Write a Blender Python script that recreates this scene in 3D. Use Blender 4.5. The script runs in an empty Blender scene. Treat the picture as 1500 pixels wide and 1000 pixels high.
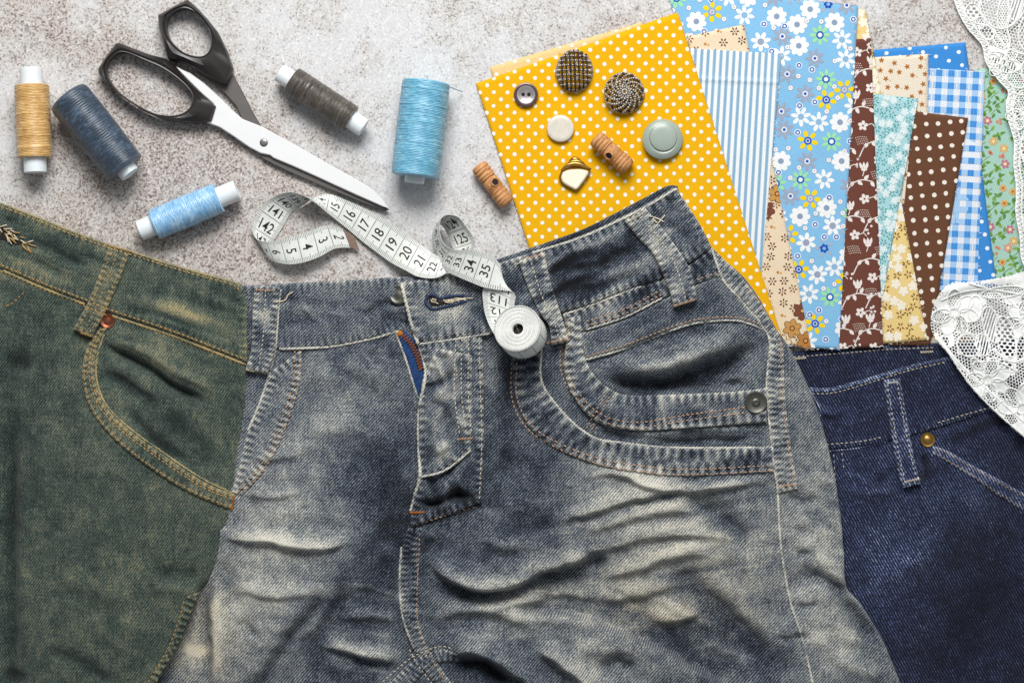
import bpy, math, random
import numpy as np
from mathutils import Vector

# ------------------------------------------------------------------ camera, world, lights, exposure
S = 0.00045                    # one unit of the layout (about half a millimetre) in metres
CAM = 3200.0                   # camera height in layout units
SC = bpy.context.scene
COL = SC.collection
cam_d = bpy.data.cameras.new('camera')
cam = bpy.data.objects.new('camera', cam_d); COL.objects.link(cam)
cam.location = (0, 0, CAM * S)
cam_d.sensor_width = 36.0
cam_d.lens = 36.0 * CAM / 1500.0
cam_d.clip_start = 0.05; cam_d.clip_end = 50
SC.camera = cam

world = bpy.data.worlds.new('World'); SC.world = world
world.use_nodes = True
world.node_tree.nodes['Background'].inputs[0].default_value = (0.92, 0.96, 1.0, 1)
world.node_tree.nodes['Background'].inputs[1].default_value = 0.21

def area(name, loc, target, sx, sy, watts, col):
    d = bpy.data.lights.new(name, 'AREA'); d.shape = 'RECTANGLE'; d.size = sx; d.size_y = sy
    d.energy = watts; d.color = col
    o = bpy.data.objects.new(name, d); COL.objects.link(o); o.location = loc
    o.rotation_euler = (Vector(target) - Vector(loc)).to_track_quat('-Z', 'Y').to_euler()
area('window_light', (-0.05, 1.0, 1.05), (0, 0.05, 0), 0.8, 0.55, 25.5, (1.0, 0.985, 0.96))
area('soft_fill', (0.5, 0.75, 1.5), (0, 0, 0), 0.9, 0.9, 3.0, (0.97, 0.98, 1.0))

SC.view_settings.view_transform = 'Standard'
SC.view_settings.look = 'None'
SC.view_settings.exposure = 0.0
SC.view_settings.gamma = 1.0
SC.cycles.max_bounces = 6

R = random.Random(7)
NR = np.random.RandomState(11)
PI = math.pi

# ------------------------------------------------------------------ small helpers
def lin(h):
    h = h.lstrip('#'); out = []
    for i in (0, 2, 4):
        c = int(h[i:i+2], 16) / 255.0
        out.append(c / 12.92 if c <= 0.04045 else ((c + 0.055) / 1.055) ** 2.4)
    return tuple(out)

def spline(pts, n=6):
    p = np.asarray(pts, float)
    if len(p) < 3: 
        t = np.linspace(0, 1, n + 1)[:, None]
        return p[0] * (1 - t) + p[1] * t
    q = np.vstack([2 * p[0] - p[1], p, 2 * p[-1] - p[-2]])
    out = []
    for i in range(1, len(q) - 2):
        t = np.linspace(0, 1, n, endpoint=False)[:, None]
        a, b, c, d = q[i-1], q[i], q[i+1], q[i+2]
        out.append(0.5 * ((2*b) + (-a + c)*t + (2*a - 5*b + 4*c - d)*t*t + (-a + 3*b - 3*c + d)*t**3))
    out.append(p[-1:])
    return np.vstack(out)

def resample(pts, step):
    p = np.asarray(pts, float)
    d = np.r_[0, np.cumsum(np.linalg.norm(np.diff(p, axis=0), axis=1))]
    n = max(2, int(round(d[-1] / step)) + 1)
    s = np.linspace(0, d[-1], n)
    return np.stack([np.interp(s, d, p[:, k]) for k in range(p.shape[1])], 1)

def offset(pts, d):
    p = np.asarray(pts, float)
    t = np.gradient(p[:, :2], axis=0); t /= np.linalg.norm(t, axis=1)[:, None] + 1e-9
    return p[:, :2] + np.stack([-t[:, 1], t[:, 0]], 1) * d

_lat = {}
def vnoise(x, y, scale, seed=0):
    if seed not in _lat: _lat[seed] = np.random.RandomState(seed + 100).rand(128, 128)
    L = _lat[seed]
    u = np.asarray(x) / scale + 37.3; v = np.asarray(y) / scale + 51.7
    iu = np.floor(u).astype(int); iv = np.floor(v).astype(int); fu = u - iu; fv = v - iv
    fu = fu*fu*(3-2*fu); fv = fv*fv*(3-2*fv)
    g = lambda a, b: L[a % 128, b % 128]
    return (g(iu, iv)*(1-fu)+g(iu+1, iv)*fu)*(1-fv) + (g(iu, iv+1)*(1-fu)+g(iu+1, iv+1)*fu)*fv - 0.5

def pl_near(x, y, poly):
    """distance, signed distance (+ on the right hand walking along, y down), arc length, total length, nearest point"""
    P = np.asarray(poly, float)[:, :2]
    a = P[:-1]; b = P[1:]; ab = b - a; L = np.linalg.norm(ab, axis=1) + 1e-9
    cum = np.r_[0, np.cumsum(L)]
    n = len(x); D = np.empty(n); SG = np.empty(n); AR = np.empty(n); NX = np.empty(n); NY = np.empty(n)
    for c in range(0, n, 6000):
        X = x[c:c+6000, None]; Y = y[c:c+6000, None]
        t = ((X - a[:, 0]) * ab[:, 0] + (Y - a[:, 1]) * ab[:, 1]) / (L * L)
        t = np.clip(t, 0, 1)
        qx = a[:, 0] + t * ab[:, 0]; qy = a[:, 1] + t * ab[:, 1]
        d2 = (X - qx) ** 2 + (Y - qy) ** 2
        k = d2.argmin(1); r = np.arange(len(k))
        D[c:c+6000] = np.sqrt(d2[r, k])
        cr = ab[k, 0] * (Y[:, 0] - a[k, 1]) - ab[k, 1] * (X[:, 0] - a[k, 0])
        SG[c:c+6000] = np.sign(cr)
        AR[c:c+6000] = cum[k] + t[r, k] * L[k]
        NX[c:c+6000] = qx[r, k]; NY[c:c+6000] = qy[r, k]
    return D, D * SG, AR, cum[-1], NX, NY

def inside(x, y, poly):
    P = np.asarray(poly, float); res = np.zeros(len(x), bool)
    j = len(P) - 1
    for i in range(len(P)):
        xi, yi = P[i]; xj, yj = P[j]
        if yi != yj:
            c = ((yi > y) != (yj > y)) & (x < (xj - xi) * (y - yi) / (yj - yi) + xi)
            res ^= c
        j = i
    return res

# ------------------------------------------------------------------ objects
ORG = {}
def kz(z): return 1.0 - z / CAM
def world_xy(x, y, zn=0.0):
    return ((x - 750.0) * kz(zn) * S, (500.0 - y) * kz(zn) * S)

def thing(name, label, cat, x, y, z=0.0, group=None, zn=0.0):
    o = bpy.data.objects.new(name, None); COL.objects.link(o)
    o.empty_display_size = 0.01
    wx, wy = world_xy(x, y, zn)
    o.location = (wx, wy, z * S); ORG[o] = np.array([wx, wy, z * S])
    o['label'] = label; o['category'] = cat
    if group: o['group'] = group
    return o

def mesh_obj(name, V, F, mats, parent=None, zn=0.0, midx=None, smooth=True, fade=None, colr=None, uv=None, kind=None, sharp=None, label=None, stain=None):
    """V in layout units (x right, y DOWN, z up)"""
    V = np.asarray(V, float)
    W = np.empty_like(V)
    W[:, 0] = (V[:, 0] - 750.0) * kz(zn) * S
    W[:, 1] = (500.0 - V[:, 1]) * kz(zn) * S
    W[:, 2] = V[:, 2] * S
    if parent is not None: W -= ORG[parent]
    me = bpy.data.meshes.new(name)
    if isinstance(F, np.ndarray): F = F.tolist()
    me.from_pydata(W.tolist(), [], F)
    if not isinstance(mats, (list, tuple)): mats = [mats]
    for m in mats: me.materials.append(m)
    if midx is not None: me.polygons.foreach_set('material_index', np.asarray(midx, np.int32))
    if smooth: me.polygons.foreach_set('use_smooth', np.ones(len(me.polygons), bool))
    if fade is not None:
        a = me.attributes.new('fade', 'FLOAT', 'POINT'); a.data.foreach_set('value', np.asarray(fade, np.float32))
    if stain is not None and stain.max() > 0.01:
        a = me.attributes.new('stain', 'FLOAT', 'POINT'); a.data.foreach_set('value', np.asarray(stain, np.float32))
    if colr is not None:
        a = me.attributes.new('tint', 'FLOAT_COLOR', 'POINT')
        c = np.ones((len(V), 4), np.float32); c[:, :3] = colr
        a.data.foreach_set('color', c.ravel())
    if uv is not None:
        ul = me.uv_layers.new(name='UVMap')
        li = np.empty(len(me.loops), np.int32); me.loops.foreach_get('vertex_index', li)
        ul.data.foreach_set('uv', np.asarray(uv, np.float32)[li].ravel())
    me.update()
    if sharp: me.set_sharp_from_angle(angle=math.radians(sharp))
    o = bpy.data.objects.new(name, me); COL.objects.link(o)
    if parent is not None:
        o.parent = parent; ORG[o] = ORG[parent]
    if kind: o['kind'] = kind
    if label: o['label'] = label
    return o

# ------------------------------------------------------------------ materials
class NT:
    def __init__(s, name):
        s.m = bpy.data.materials.new(name); s.m.use_nodes = True
        s.t = s.m.node_tree; s.bs = s.t.nodes['Principled BSDF']
    def n(s, typ, **kw):
        nd = s.t.nodes.new(typ)
        for k, v in kw.items():
            if k.startswith('_'): setattr(nd, k[1:], v)
        return nd
    def put(s, sock, v):
        if hasattr(v, 'is_linked') or hasattr(v, 'links'): s.t.links.new(v, sock)
        else:
            if isinstance(v, (tuple, list)) and len(v) == 3 and sock.type == 'RGBA': v = (*v, 1)
            sock.default_value = v
    def math(s, op, a, b=0.0, c=None, clamp=False):
        nd = s.t.nodes.new('ShaderNodeMath'); nd.operation = op; nd.use_clamp = clamp
        s.put(nd.inputs[0], a); s.put(nd.inputs[1], b)
        if c is not None: s.put(nd.inputs[2], c)
        return nd.outputs[0]
    def co(s, kind='Object', scale=(1, 1, 1), rot=0.0, unit=True):
        tc = s.t.nodes.new('ShaderNodeTexCoord'); mp = s.t.nodes.new('ShaderNodeMapping')
        k = 1.0 / S if unit else 1.0
        mp.inputs['Rotation'].default_value = (0, 0, rot)
        s.t.links.new(tc.outputs[kind], mp.inputs[0])
        mp2 = s.t.nodes.new('ShaderNodeMapping')
        mp2.inputs['Scale'].default_value = tuple(k * q for q in scale)
        s.t.links.new(mp.outputs[0], mp2.inputs[0])
        return mp2.outputs[0]
    def noise(s, vec, scale, detail=2.0, rough=0.5, dist=0.0):
        nd = s.t.nodes.new('ShaderNodeTexNoise')
        s.t.links.new(vec, nd.inputs['Vector'])
        nd.inputs['Scale'].default_value = scale; nd.inputs['Detail'].default_value = detail
        nd.inputs['Roughness'].default_value = rough; nd.inputs['Distortion'].default_value = dist
        return nd.outputs[0]
    def ramp(s, fac, stops, interp='LINEAR'):
        nd = s.t.nodes.new('ShaderNodeValToRGB'); cr = nd.color_ramp; cr.interpolation = interp
        while len(cr.elements) > 1: cr.elements.remove(cr.elements[-1])
        cr.elements[0].position = stops[0][0]; cr.elements[0].color = (*stops[0][1], 1)
        for p, c in stops[1:]:
            e = cr.elements.new(p); e.color = (*c, 1)
        s.put(nd.inputs[0], fac); return nd.outputs[0]
    def mix(s, fac, a, b, mode='MIX'):
        nd = s.t.nodes.new('ShaderNodeMix'); nd.data_type = 'RGBA'; nd.blend_type = mode
        s.put(nd.inputs[0], fac); s.put(nd.inputs[6], a); s.put(nd.inputs[7], b)
        return nd.outputs[2]
    def attr(s, name, fac=True):
        nd = s.t.nodes.new('ShaderNodeAttribute'); nd.attribute_name = name
        return nd.outputs['Fac' if fac else 'Color']
    def bump(s, h, strength=0.4, dist=1.0):
        nd = s.t.nodes.new('ShaderNodeBump'); nd.inputs['Strength'].default_value = strength
        nd.inputs['Distance'].default_value = dist * S
        s.put(nd.inputs['Height'], h); s.t.links.new(nd.outputs[0], s.bs.inputs['Normal'])
    def done(s, color=None, rough=0.8, metal=0.0, spec=0.3, **kw):
        if color is not None: s.put(s.bs.inputs['Base Color'], color)
        s.put(s.bs.inputs['Roughness'], rough); s.bs.inputs['Metallic'].default_value = metal
        s.bs.inputs['Specular IOR Level'].default_value = spec
        for k, v in kw.items(): s.bs.inputs[k.replace('_', ' ')].default_value = v
        return s.m

def plain(name, hexc, rough=0.6, metal=0.0, spec=0.4, var=0.0, nscale=0.2, bump=0.0, **kw):
    t = NT(name); c = lin(hexc)
    if var or bump:
        n = t.noise(t.co(), nscale, 4, 0.6)
        lo = tuple(q * (1 - var) for q in c); hi = tuple(min(1, q * (1 + var)) for q in c)
        color = t.ramp(n, [(0.25, lo), (0.75, hi)])
        if bump: t.bump(n, bump, 1.0)
    else: color = c
    return t.done(color, rough, metal, spec, **kw)

def denim(name, stops, twill=0.6, period=3.4, seam=False, wa=0.26, sp=0.5, mo=0.5, contrast=1.0):
    t = NT(name)
    co = t.co()
    mott = t.noise(co, 0.018, 5, 0.62)
    mott2 = t.noise(co, 0.09, 3, 0.6)
    slub = t.noise(t.co(scale=(0.9, 0.05, 0.3)), 1.0, 2, 0.5)
    slub2 = t.noise(t.co(scale=(0.05, 0.8, 0.3)), 1.0, 2, 0.5)
    fine = t.noise(co, 0.33, 3, 0.75)
    w = t.n('ShaderNodeTexWave'); w.wave_type = 'BANDS'; w.bands_direction = 'X'; w.wave_profile = 'SIN'
    t.t.links.new(t.co(rot=twill), w.inputs['Vector'])
    w.inputs['Scale'].default_value = 0.314 / period
    w.inputs['Distortion'].default_value = 2.2; w.inputs['Detail'].default_value = 2; w.inputs['Detail Scale'].default_value = 0.5
    irr = t.noise(t.co(scale=(0.12, 0.12, 0.12)), 1.0, 2, 0.6)
    tw = t.math('ADD', t.math('MULTIPLY', t.math('SUBTRACT', w.outputs['Fac'], 0.5), t.math('MULTIPLY', irr, 2.0)), 0.5)
    f = t.attr('fade')
    def add(f, s, a): return t.math('ADD', f, t.math('MULTIPLY', t.math('SUBTRACT', s, 0.5), a))
    f = add(f, mott, mo); f = add(f, mott2, mo * 0.3); f = add(f, slub, 0.5); f = add(f, slub2, 0.34)
    f = add(f, tw, wa); f = add(f, fine, sp)
    f = t.math('ADD', t.math('MULTIPLY', t.math('SUBTRACT', f, 0.45), contrast), 0.45)
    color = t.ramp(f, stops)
    color = t.mix(t.attr('stain'), color, (1.0, 0.87, 0.71), 'MULTIPLY')
    h = t.math('ADD', w.outputs['Fac'], t.math('MULTIPLY', fine, 1.2))
    t.bump(h, 0.55, 0.9)
    return t.done(color, 0.92, 0, 0.12, Sheen_Weight=0.12, Sheen_Roughness=0.6)

M = {}
M['grey_denim'] = denim('grey_denim', [(0.0, lin('#0c0f15')), (0.22, lin('#262d38')), (0.45, lin('#4f5967')), (0.68, lin('#878b8b')), (0.85, lin('#a9a9a1')), (1.0, lin('#d2cfc2'))], 0.75, wa=0.34, sp=0.95, mo=0.32, contrast=1.1)
M['olive_denim'] = denim('olive_denim', [(0.0, lin('#0f1414')), (0.28, lin('#27332f')), (0.52, lin('#47554f')), (0.78, lin('#7d7c64')), (1.0, lin('#b09c6e'))], 0.6, wa=0.24, sp=0.9, mo=0.34)
M['navy_denim'] = denim('navy_denim', [(0.0, lin('#06070e')), (0.3, lin('#131729')), (0.55, lin('#272e4a')), (0.8, lin('#56658a')), (1.0, lin('#b3bccb'))], -0.5, period=3.8, wa=0.45, sp=0.9, mo=0.3)
def thread_mat(name, hexc):
    return plain(name, hexc, 0.7, 0, 0.25, 0.3, 0.4)
M['thr_tan'] = thread_mat('tan_stitch_thread', '#b8957a')
M['thr_gold'] = thread_mat('ochre_stitch_thread', '#a98a58')
M['thr_ochre'] = thread_mat('golden_stitch_thread', '#c0985a')
M['thr_cream'] = thread_mat('cream_stitch_thread', '#cfc4ad')
M['thr_dark'] = thread_mat('dark_stitch_thread', '#4e4844')
M['thr_white'] = thread_mat('white_stitch_thread', '#c9c9c2')
M['thr_orange'] = thread_mat('orange_stitch_thread', '#b86a1f')

# ------------------------------------------------------------------ cloth heightfields
class HF:
    def __init__(s, base, seed=0, crumple=1.0):
        s.base = base; s.f = []; s.fb = []; s.seed = seed; s.cr = crumple; s.f0 = 0.45; s.clampz = False; s.gain = 1.0; s.an = []; s.sb = []; s.warp = 3.0; s.crs = 0.3
    def ridge(s, pts, h, w, w2=None, fg=1.0, taper=0.25):
        s.f.append(('r', spline(pts, 4), h, w, w2 or w, fg, taper)); return s
    def drape(s, pts, h, up=22, down=5.5, fg=1.0, taper=0.3):
        return s.ridge(pts, h, up, down, fg, taper)
    def step(s, pts, h, L, w=4.0, fg=0.6, taper=0.2):
        s.f.append(('s', spline(pts, 4), h, L, w, fg, taper)); return s
    def blob(s, x, y, rx, ry, rot, h, fg=0.0):
        s.f.append(('b', (x, y, rx, ry, rot), h, 0, 0, fg, 0)); return s
    def stain(s, x, y, rx, ry, amt, rot=0.0):
        s.sb.append((x, y, rx, ry, rot, amt)); return s
    def evst(s, x, y):
        o = np.zeros(len(x))
        for cx, cy, rx, ry, rot, amt in s.sb:
            c, sn = math.cos(rot), math.sin(rot)
            u = ((x-cx)*c + (y-cy)*sn)/rx; v = (-(x-cx)*sn + (y-cy)*c)/ry
            o += amt*np.exp(-(u*u+v*v))*(1+1.1*vnoise(x, y, 22, 90))
        return np.clip(o, 0, 1)
    def fade(s, x, y, rx, ry, amt, rot=0.0):
        s.fb.append((x, y, rx, ry, rot, amt)); return s
    def streaks(s, x, y, rx, ry, deg, ln, wd, amp, famp=0.0):
        s.an.append((x, y, rx, ry, math.radians(deg), ln, wd, amp, famp)); return s
    def ev(s, x, y):
        x0, y0 = x, y
        x = x0+s.warp*(vnoise(x0, y0, 34, s.seed+50)+0.5*vnoise(x0, y0, 13, s.seed+51))*1.6
        y = y0+s.warp*(vnoise(x0, y0, 34, s.seed+52)+0.5*vnoise(x0, y0, 13, s.seed+53))*1.6
        z = np.zeros(len(x)) + (s.base(x, y) if callable(s.base) else s.base)
        fd = np.zeros(len(x)) + s.f0
        for kind, g, h, a, b, fg, taper in s.f:
            if kind == 'b':
                cx, cy, rx, ry, rot = g
                c, sn = math.cos(rot), math.sin(rot)
                u = ((x-cx)*c + (y-cy)*sn)/rx; v = (-(x-cx)*sn + (y-cy)*c)/ry
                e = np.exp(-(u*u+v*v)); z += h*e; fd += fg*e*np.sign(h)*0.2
                continue
            m = 3.2*max(a, b)
            idx = np.nonzero((x > g[:, 0].min()-m) & (x < g[:, 0].max()+m) & (y > g[:, 1].min()-m) & (y < g[:, 1].max()+m))[0]
            if not len(idx): continue
            D, SD, AR, TL, _, _ = pl_near(x[idx], y[idx], g)
            tp = np.clip(np.minimum(AR, TL-AR)/(taper*TL+1e-6), 0, 1); tp = tp*tp*(3-2*tp)
            SDD = SD
            if kind == 'r':
                e = np.where(SD < 0, np.exp(-(D/a)**2), np.exp(-(D/b)**2))*tp
            else:
                e = np.where(SD >= 0, np.exp(-D/a), np.exp(-(D/b)**2))*tp
            z[idx] += h*e*s.gain
            fe = e if kind == 'r' else np.exp(-(D/(2.2*b))**2)*tp
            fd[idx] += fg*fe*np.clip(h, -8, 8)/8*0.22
        for cx, cy, rx, ry, rot, amt in s.fb:
            c, sn = math.cos(rot), math.sin(rot)
            u = ((x-cx)*c + (y-cy)*sn)/rx; v = (-(x-cx)*sn + (y-cy)*c)/ry
            fd += amt*np.exp(-(u*u+v*v))
        q = s.cr
        for cx, cy, rx, ry, rot, ln, wd, amp, famp in s.an:
            c, sn = math.cos(rot), math.sin(rot)
            e = np.exp(-((x-cx)/rx)**2-((y-cy)/ry)**2)
            u = x*c+y*sn; v = -x*sn+y*c
            q = vnoise(u/ln*wd, v, wd, s.seed+60)+0.5*vnoise(u/ln*wd+40, v*1.9, wd, s.seed+61)
            q = np.where(q > 0, q, 1.5*q)
            z += amp*e*q; fd += famp*e*q
        z = np.where(z < 9, 3.5+5.5*np.exp(np.minimum(z-9, 0)/5.5), z) if s.clampz else z
        z += q*(2.4*vnoise(x, y, 46, s.seed) + 1.5*vnoise(x, y, 19, s.seed+1) + 0.8*vnoise(x, y, 8, s.seed+2) - 2.2*np.maximum(0, 0.10-np.abs(vnoise(x, y, 38, s.seed+3)))/0.10*s.crs - 1.6*np.maximum(0, 0.12-np.abs(vnoise(x, y, 21, s.seed+4)))/0.12*s.crs)
        return z, fd

class Garment:
    def __init__(s, root, hf, mat, zn):
        s.root, s.hf, s.mat, s.zn = root, hf, mat, zn
        s.patches = []
    def patch(s, name, poly, blotch=0.12, off=0.0, er=6.0, eh=4.0, res=3.0, skirt=6.0, mat=None, wear=0.3, pucker=None, df=0.0, parent=None, extra=None, label=None, kind=None, wearw=3.5):
        P = np.asarray(poly, float); C = np.vstack([P, P[:1]])
        lo = np.maximum(P.min(0), (-60, -60)); hi = np.minimum(P.max(0), (1560, 1060))
        nx = int((hi[0]-lo[0])/res)+3; ny = int((hi[1]-lo[1])/res)+3
        gx, gy = np.meshgrid(lo[0]-res+np.arange(nx)*res, lo[1]-res+np.arange(ny)*res)
        x = gx.ravel().copy(); y = gy.ravel().copy()
        ins = inside(x, y, P)
        I = ins.reshape(ny, nx)
        keepc = I[:-1, :-1] | I[1:, :-1] | I[:-1, 1:] | I[1:, 1:]
        id_ = np.arange(nx*ny).reshape(ny, nx)
        q = np.stack([id_[:-1, :-1], id_[1:, :-1], id_[1:, 1:], id_[:-1, 1:]], -1)[keepc]
        used = np.unique(q); mp = -np.ones(nx*ny, int); mp[used] = np.arange(len(used))
        q = mp[q]; x = x[used]; y = y[used]; ins = ins[used]
        D, SD, AR, TL, NX, NY = pl_near(x, y, C)
        out = ~ins
        x[out] = NX[out]; y[out] = NY[out]; D[out] = 0
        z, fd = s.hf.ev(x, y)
        prof = dict(P=P, off=off, er=er, eh=eh, extra=extra)
        z = z + off + s._edge(D, er, eh)
        if extra is not None:
            ez, ef = extra(x, y, D); z += ez; fd += ef
        nz = vnoise(x, y, 9, 31)
        fd = fd + df + wear*np.exp(-D/wearw)*(0.75+0.9*nz)
        fd = fd + blotch*(1.1*vnoise(x, y, 12, 35)+0.8*vnoise(x, y, 30, 36))
        if pucker:
            amp, lam, wd = pucker; amp *= 1.5
            ph = np.sin(2*PI*AR/lam + 5*vnoise(x, y, 40, 33))*np.exp(-((D-wd*0.6)/wd)**2)
            z += amp*ph; fd += 0.2*ph*min(1.0, amp)
        # skirt
        e = np.concatenate([q[:, [0, 1]], q[:, [1, 2]], q[:, [2, 3]], q[:, [3, 0]]])
        key = np.sort(e, 1); kk = key[:, 0]*len(x)+key[:, 1]
        _, first, cnt = np.unique(kk, return_index=True, return_counts=True)
        be = e[first[cnt == 1]]
        bv = np.unique(be); nm = {int(v): len(x)+i for i, v in enumerate(bv)}
        V = np.stack([x, y, z], 1)
        low = V[bv].copy(); low[:, 2] -= skirt
        # boundary edges run the same way round as their quads; close the rim downwards
        sk = [[int(b), int(a), nm[int(a)], nm[int(b)]] for a, b in be]
        V = np.vstack([V, low]); fd = np.r_[fd, fd[bv]-0.1]
        F = q.tolist() + sk
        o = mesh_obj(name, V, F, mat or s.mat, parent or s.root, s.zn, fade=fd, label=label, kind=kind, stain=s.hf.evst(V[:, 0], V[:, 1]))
        s.patches.append(prof)
        return o
    def _edge(s, D, er, eh):
        t = np.clip(D/er, 0, 1)
        return -eh*(1-np.sqrt(np.maximum(0, 1-(1-t)**2)))
    def top(s, x, y):
        x = np.asarray(x, float); y = np.asarray(y, float)
        z0, _ = s.hf.ev(x, y); best = np.full(len(x), -1e9)
        for p in s.patches:
            ins = inside(x, y, p['P'])
            if not ins.any(): continue
            i = np.nonzero(ins)[0]
            D = pl_near(x[i], y[i], np.vstack([p['P'], p['P'][:1]]))[0]
            zz = z0[i] + p['off'] + s._edge(D, p['er'], p['eh'])
            if p['extra'] is not None: zz += p['extra'](x[i], y[i], D)[0]
            best[i] = np.maximum(best[i], zz)
        return np.where(best < -1e8, z0, best)
    def strip(s, name, left, right, **kw):
        L = spline(left, 5); Rr = spline(right, 5)
        return s.patch(name, np.vstack([L, Rr[::-1]]), **kw)
    def stitches(s, rows, mat, pitch=6.5, ln=5.0, w=1.7, name='stitching', parent=None, twist=0.25):
        VV, FF = [], []
        for pts in rows:
            p = resample(spline(pts, 6), pitch/4.0)
            z = s.top(p[:, 0], p[:, 1])
            n = (len(p)-1)//4
            for k in range(n):
                i0 = k*4; fr = ln/pitch
                a = np.r_[p[i0], z[i0]]; b = np.r_[p[i0+4], z[i0+4]]
                m = np.r_[p[i0+2], max(z[i0+2], 0.5*(z[i0]+z[i0+4])-0.3)]
                b = a + (b-a)*fr; m = 0.5*(a+b)*0.5 + m*0.5
                t = b[:2]-a[:2]; L = np.linalg.norm(t)+1e-6; t /= L; nn = np.array([-t[1], t[0]])
                sl = (R.random()-0.5)*0.5 + twist*w
                a = a.copy(); b = b.copy(); a[:2] -= nn*sl; b[:2] += nn*sl
                base = len(VV)
                hw = w*0.5*(0.85+0.3*R.random())
                VV.append((a[0], a[1], a[2]+0.1))
                for f in (0.25, 0.75):
                    c = a*(1-f)+b*f; cz = max(c[2], m[2])+0.35
                    VV.append((c[0]-nn[0]*hw, c[1]-nn[1]*hw, cz)); VV.append((c[0], c[1], cz+hw*1.1))
                    VV.append((c[0]+nn[0]*hw, c[1]+nn[1]*hw, cz)); VV.append((c[0], c[1], cz-hw))
                VV.append((b[0], b[1], b[2]+0.1))
                for j in range(4):
                    j2 = (j+1) % 4
                    FF.append((base, base+1+j, base+1+j2)); FF.append((base+1+j, base+5+j, base+5+j2, base+1+j2))
                    FF.append((base+9, base+5+j2, base+5+j))
        if VV: return mesh_obj(name, VV, FF, mat, parent or s.root, s.zn, kind='stuff')
    def cord(s, name, pts, r, mat=None, rope=0.0, fade=0.75, lift=0.3, kind=None, parent=None, lam=7.0):
        p = resample(spline(pts, 6), 2.0)
        z = s.top(p[:, 0], p[:, 1]) + lift
        z = np.convolve(np.r_[z[0], z, z[-1]], [0.25, 0.5, 0.25], 'valid')
        return tube(name, np.c_[p, z], r, mat or s.mat, parent or s.root, s.zn, rope=rope, fade=fade, kind=kind, lam=lam)

def tube_geo(P, r, n=7, rope=0.0, lam=7.0, base=0, taper=False):
    P = np.asarray(P, float); t = np.gradient(P, axis=0); t /= np.linalg.norm(t, axis=1)[:, None]+1e-9
    up = np.array([0, 0, 1.0])
    side = np.cross(t, up); sl = np.linalg.norm(side, axis=1)[:, None]
    side = np.where(sl > 1e-3, side/(sl+1e-9), np.array([1.0, 0, 0])); nb = np.cross(side, t)
    s = np.r_[0, np.cumsum(np.linalg.norm(np.diff(P, axis=0), axis=1))]
    V = []; th = np.arange(n)*2*PI/n
    rr = np.full(len(P), float(r)) if np.isscalar(r) else np.asarray(r, float)
    for i in range(len(P)):
        q = rr[i]*(1+rope*np.sin(th+2*PI*s[i]/lam))
        V.append(P[i] + (np.cos(th)*q)[:, None]*side[i] + (np.sin(th)*q)[:, None]*nb[i])
    V = np.vstack(V); F = []
    for i in range(len(P)-1):
        for j in range(n):
            j2 = (j+1) % n
            F.append((base+i*n+j, base+i*n+j2, base+(i+1)*n+j2, base+(i+1)*n+j))
    F.append(tuple(base+j for j in range(n))[::-1]); F.append(tuple(base+(len(P)-1)*n+j for j in range(n)))
    return V, F

def tube(name, P, r, mat, parent=None, zn=0, rope=0.0, fade=None, kind=None, lam=7.0, n=7, label=None):
    V, F = tube_geo(P, r, n, rope, lam)
    fd = None
    if fade is not None:
        fd = fade + 0.35*vnoise(V[:, 0], V[:, 1], 6, 41) + 0.3*vnoise(V[:, 0], V[:, 1], 25, 42)
    return mesh_obj(name, V, F, mat, parent, zn, fade=fd, kind=kind, label=label)

def tubes(name, lines, r, mat, parent=None, zn=0, n=5, kind='stuff', fade=None):
    VV, FF, b = [], [], 0
    for P in lines:
        V, F = tube_geo(P, r, n, base=b); VV.append(V); FF += F; b += len(V)
    V = np.vstack(VV)
    return mesh_obj(name, V, FF, mat, parent, zn, kind=kind, fade=None if fade is None else np.full(len(V), fade))

def lathe_geo(c, axis, prof, n=32, base=0, cap=True, start=0.0):
    """prof: list of (along, radius); axis any 3-vector (layout, y down, z up)"""
    a = np.asarray(axis, float); a /= np.linalg.norm(a)
    h = np.array([0, 0, 1.0]) if abs(a[2]) < 0.9 else np.array([1.0, 0, 0])
    u = np.cross(a, h); u /= np.linalg.norm(u); v = np.cross(a, u)
    th = start + np.arange(n)*2*PI/n; V = []
    for d, r in prof:
        V.append(np.asarray(c) + a*d + (np.cos(th)*r)[:, None]*u + (np.sin(th)*r)[:, None]*v)
    V = np.vstack(V); F = []
    for i in range(len(prof)-1):
        for j in range(n):
            j2 = (j+1) % n
            F.append((base+i*n+j, base+(i+1)*n+j, base+(i+1)*n+j2, base+i*n+j2))
    if cap:
        F.append(tuple(base+j for j in range(n))); F.append(tuple(base+(len(prof)-1)*n+j for j in range(n))[::-1])
    return V, F

def lathe(name, c, axis, prof, mat, parent=None, zn=0, n=32, sharp=40, cap=True, label=None):
    V, F = lathe_geo(c, axis, prof, n, cap=cap)
    return mesh_obj(name, V, F, mat, parent, zn, sharp=sharp, label=label)
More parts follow.
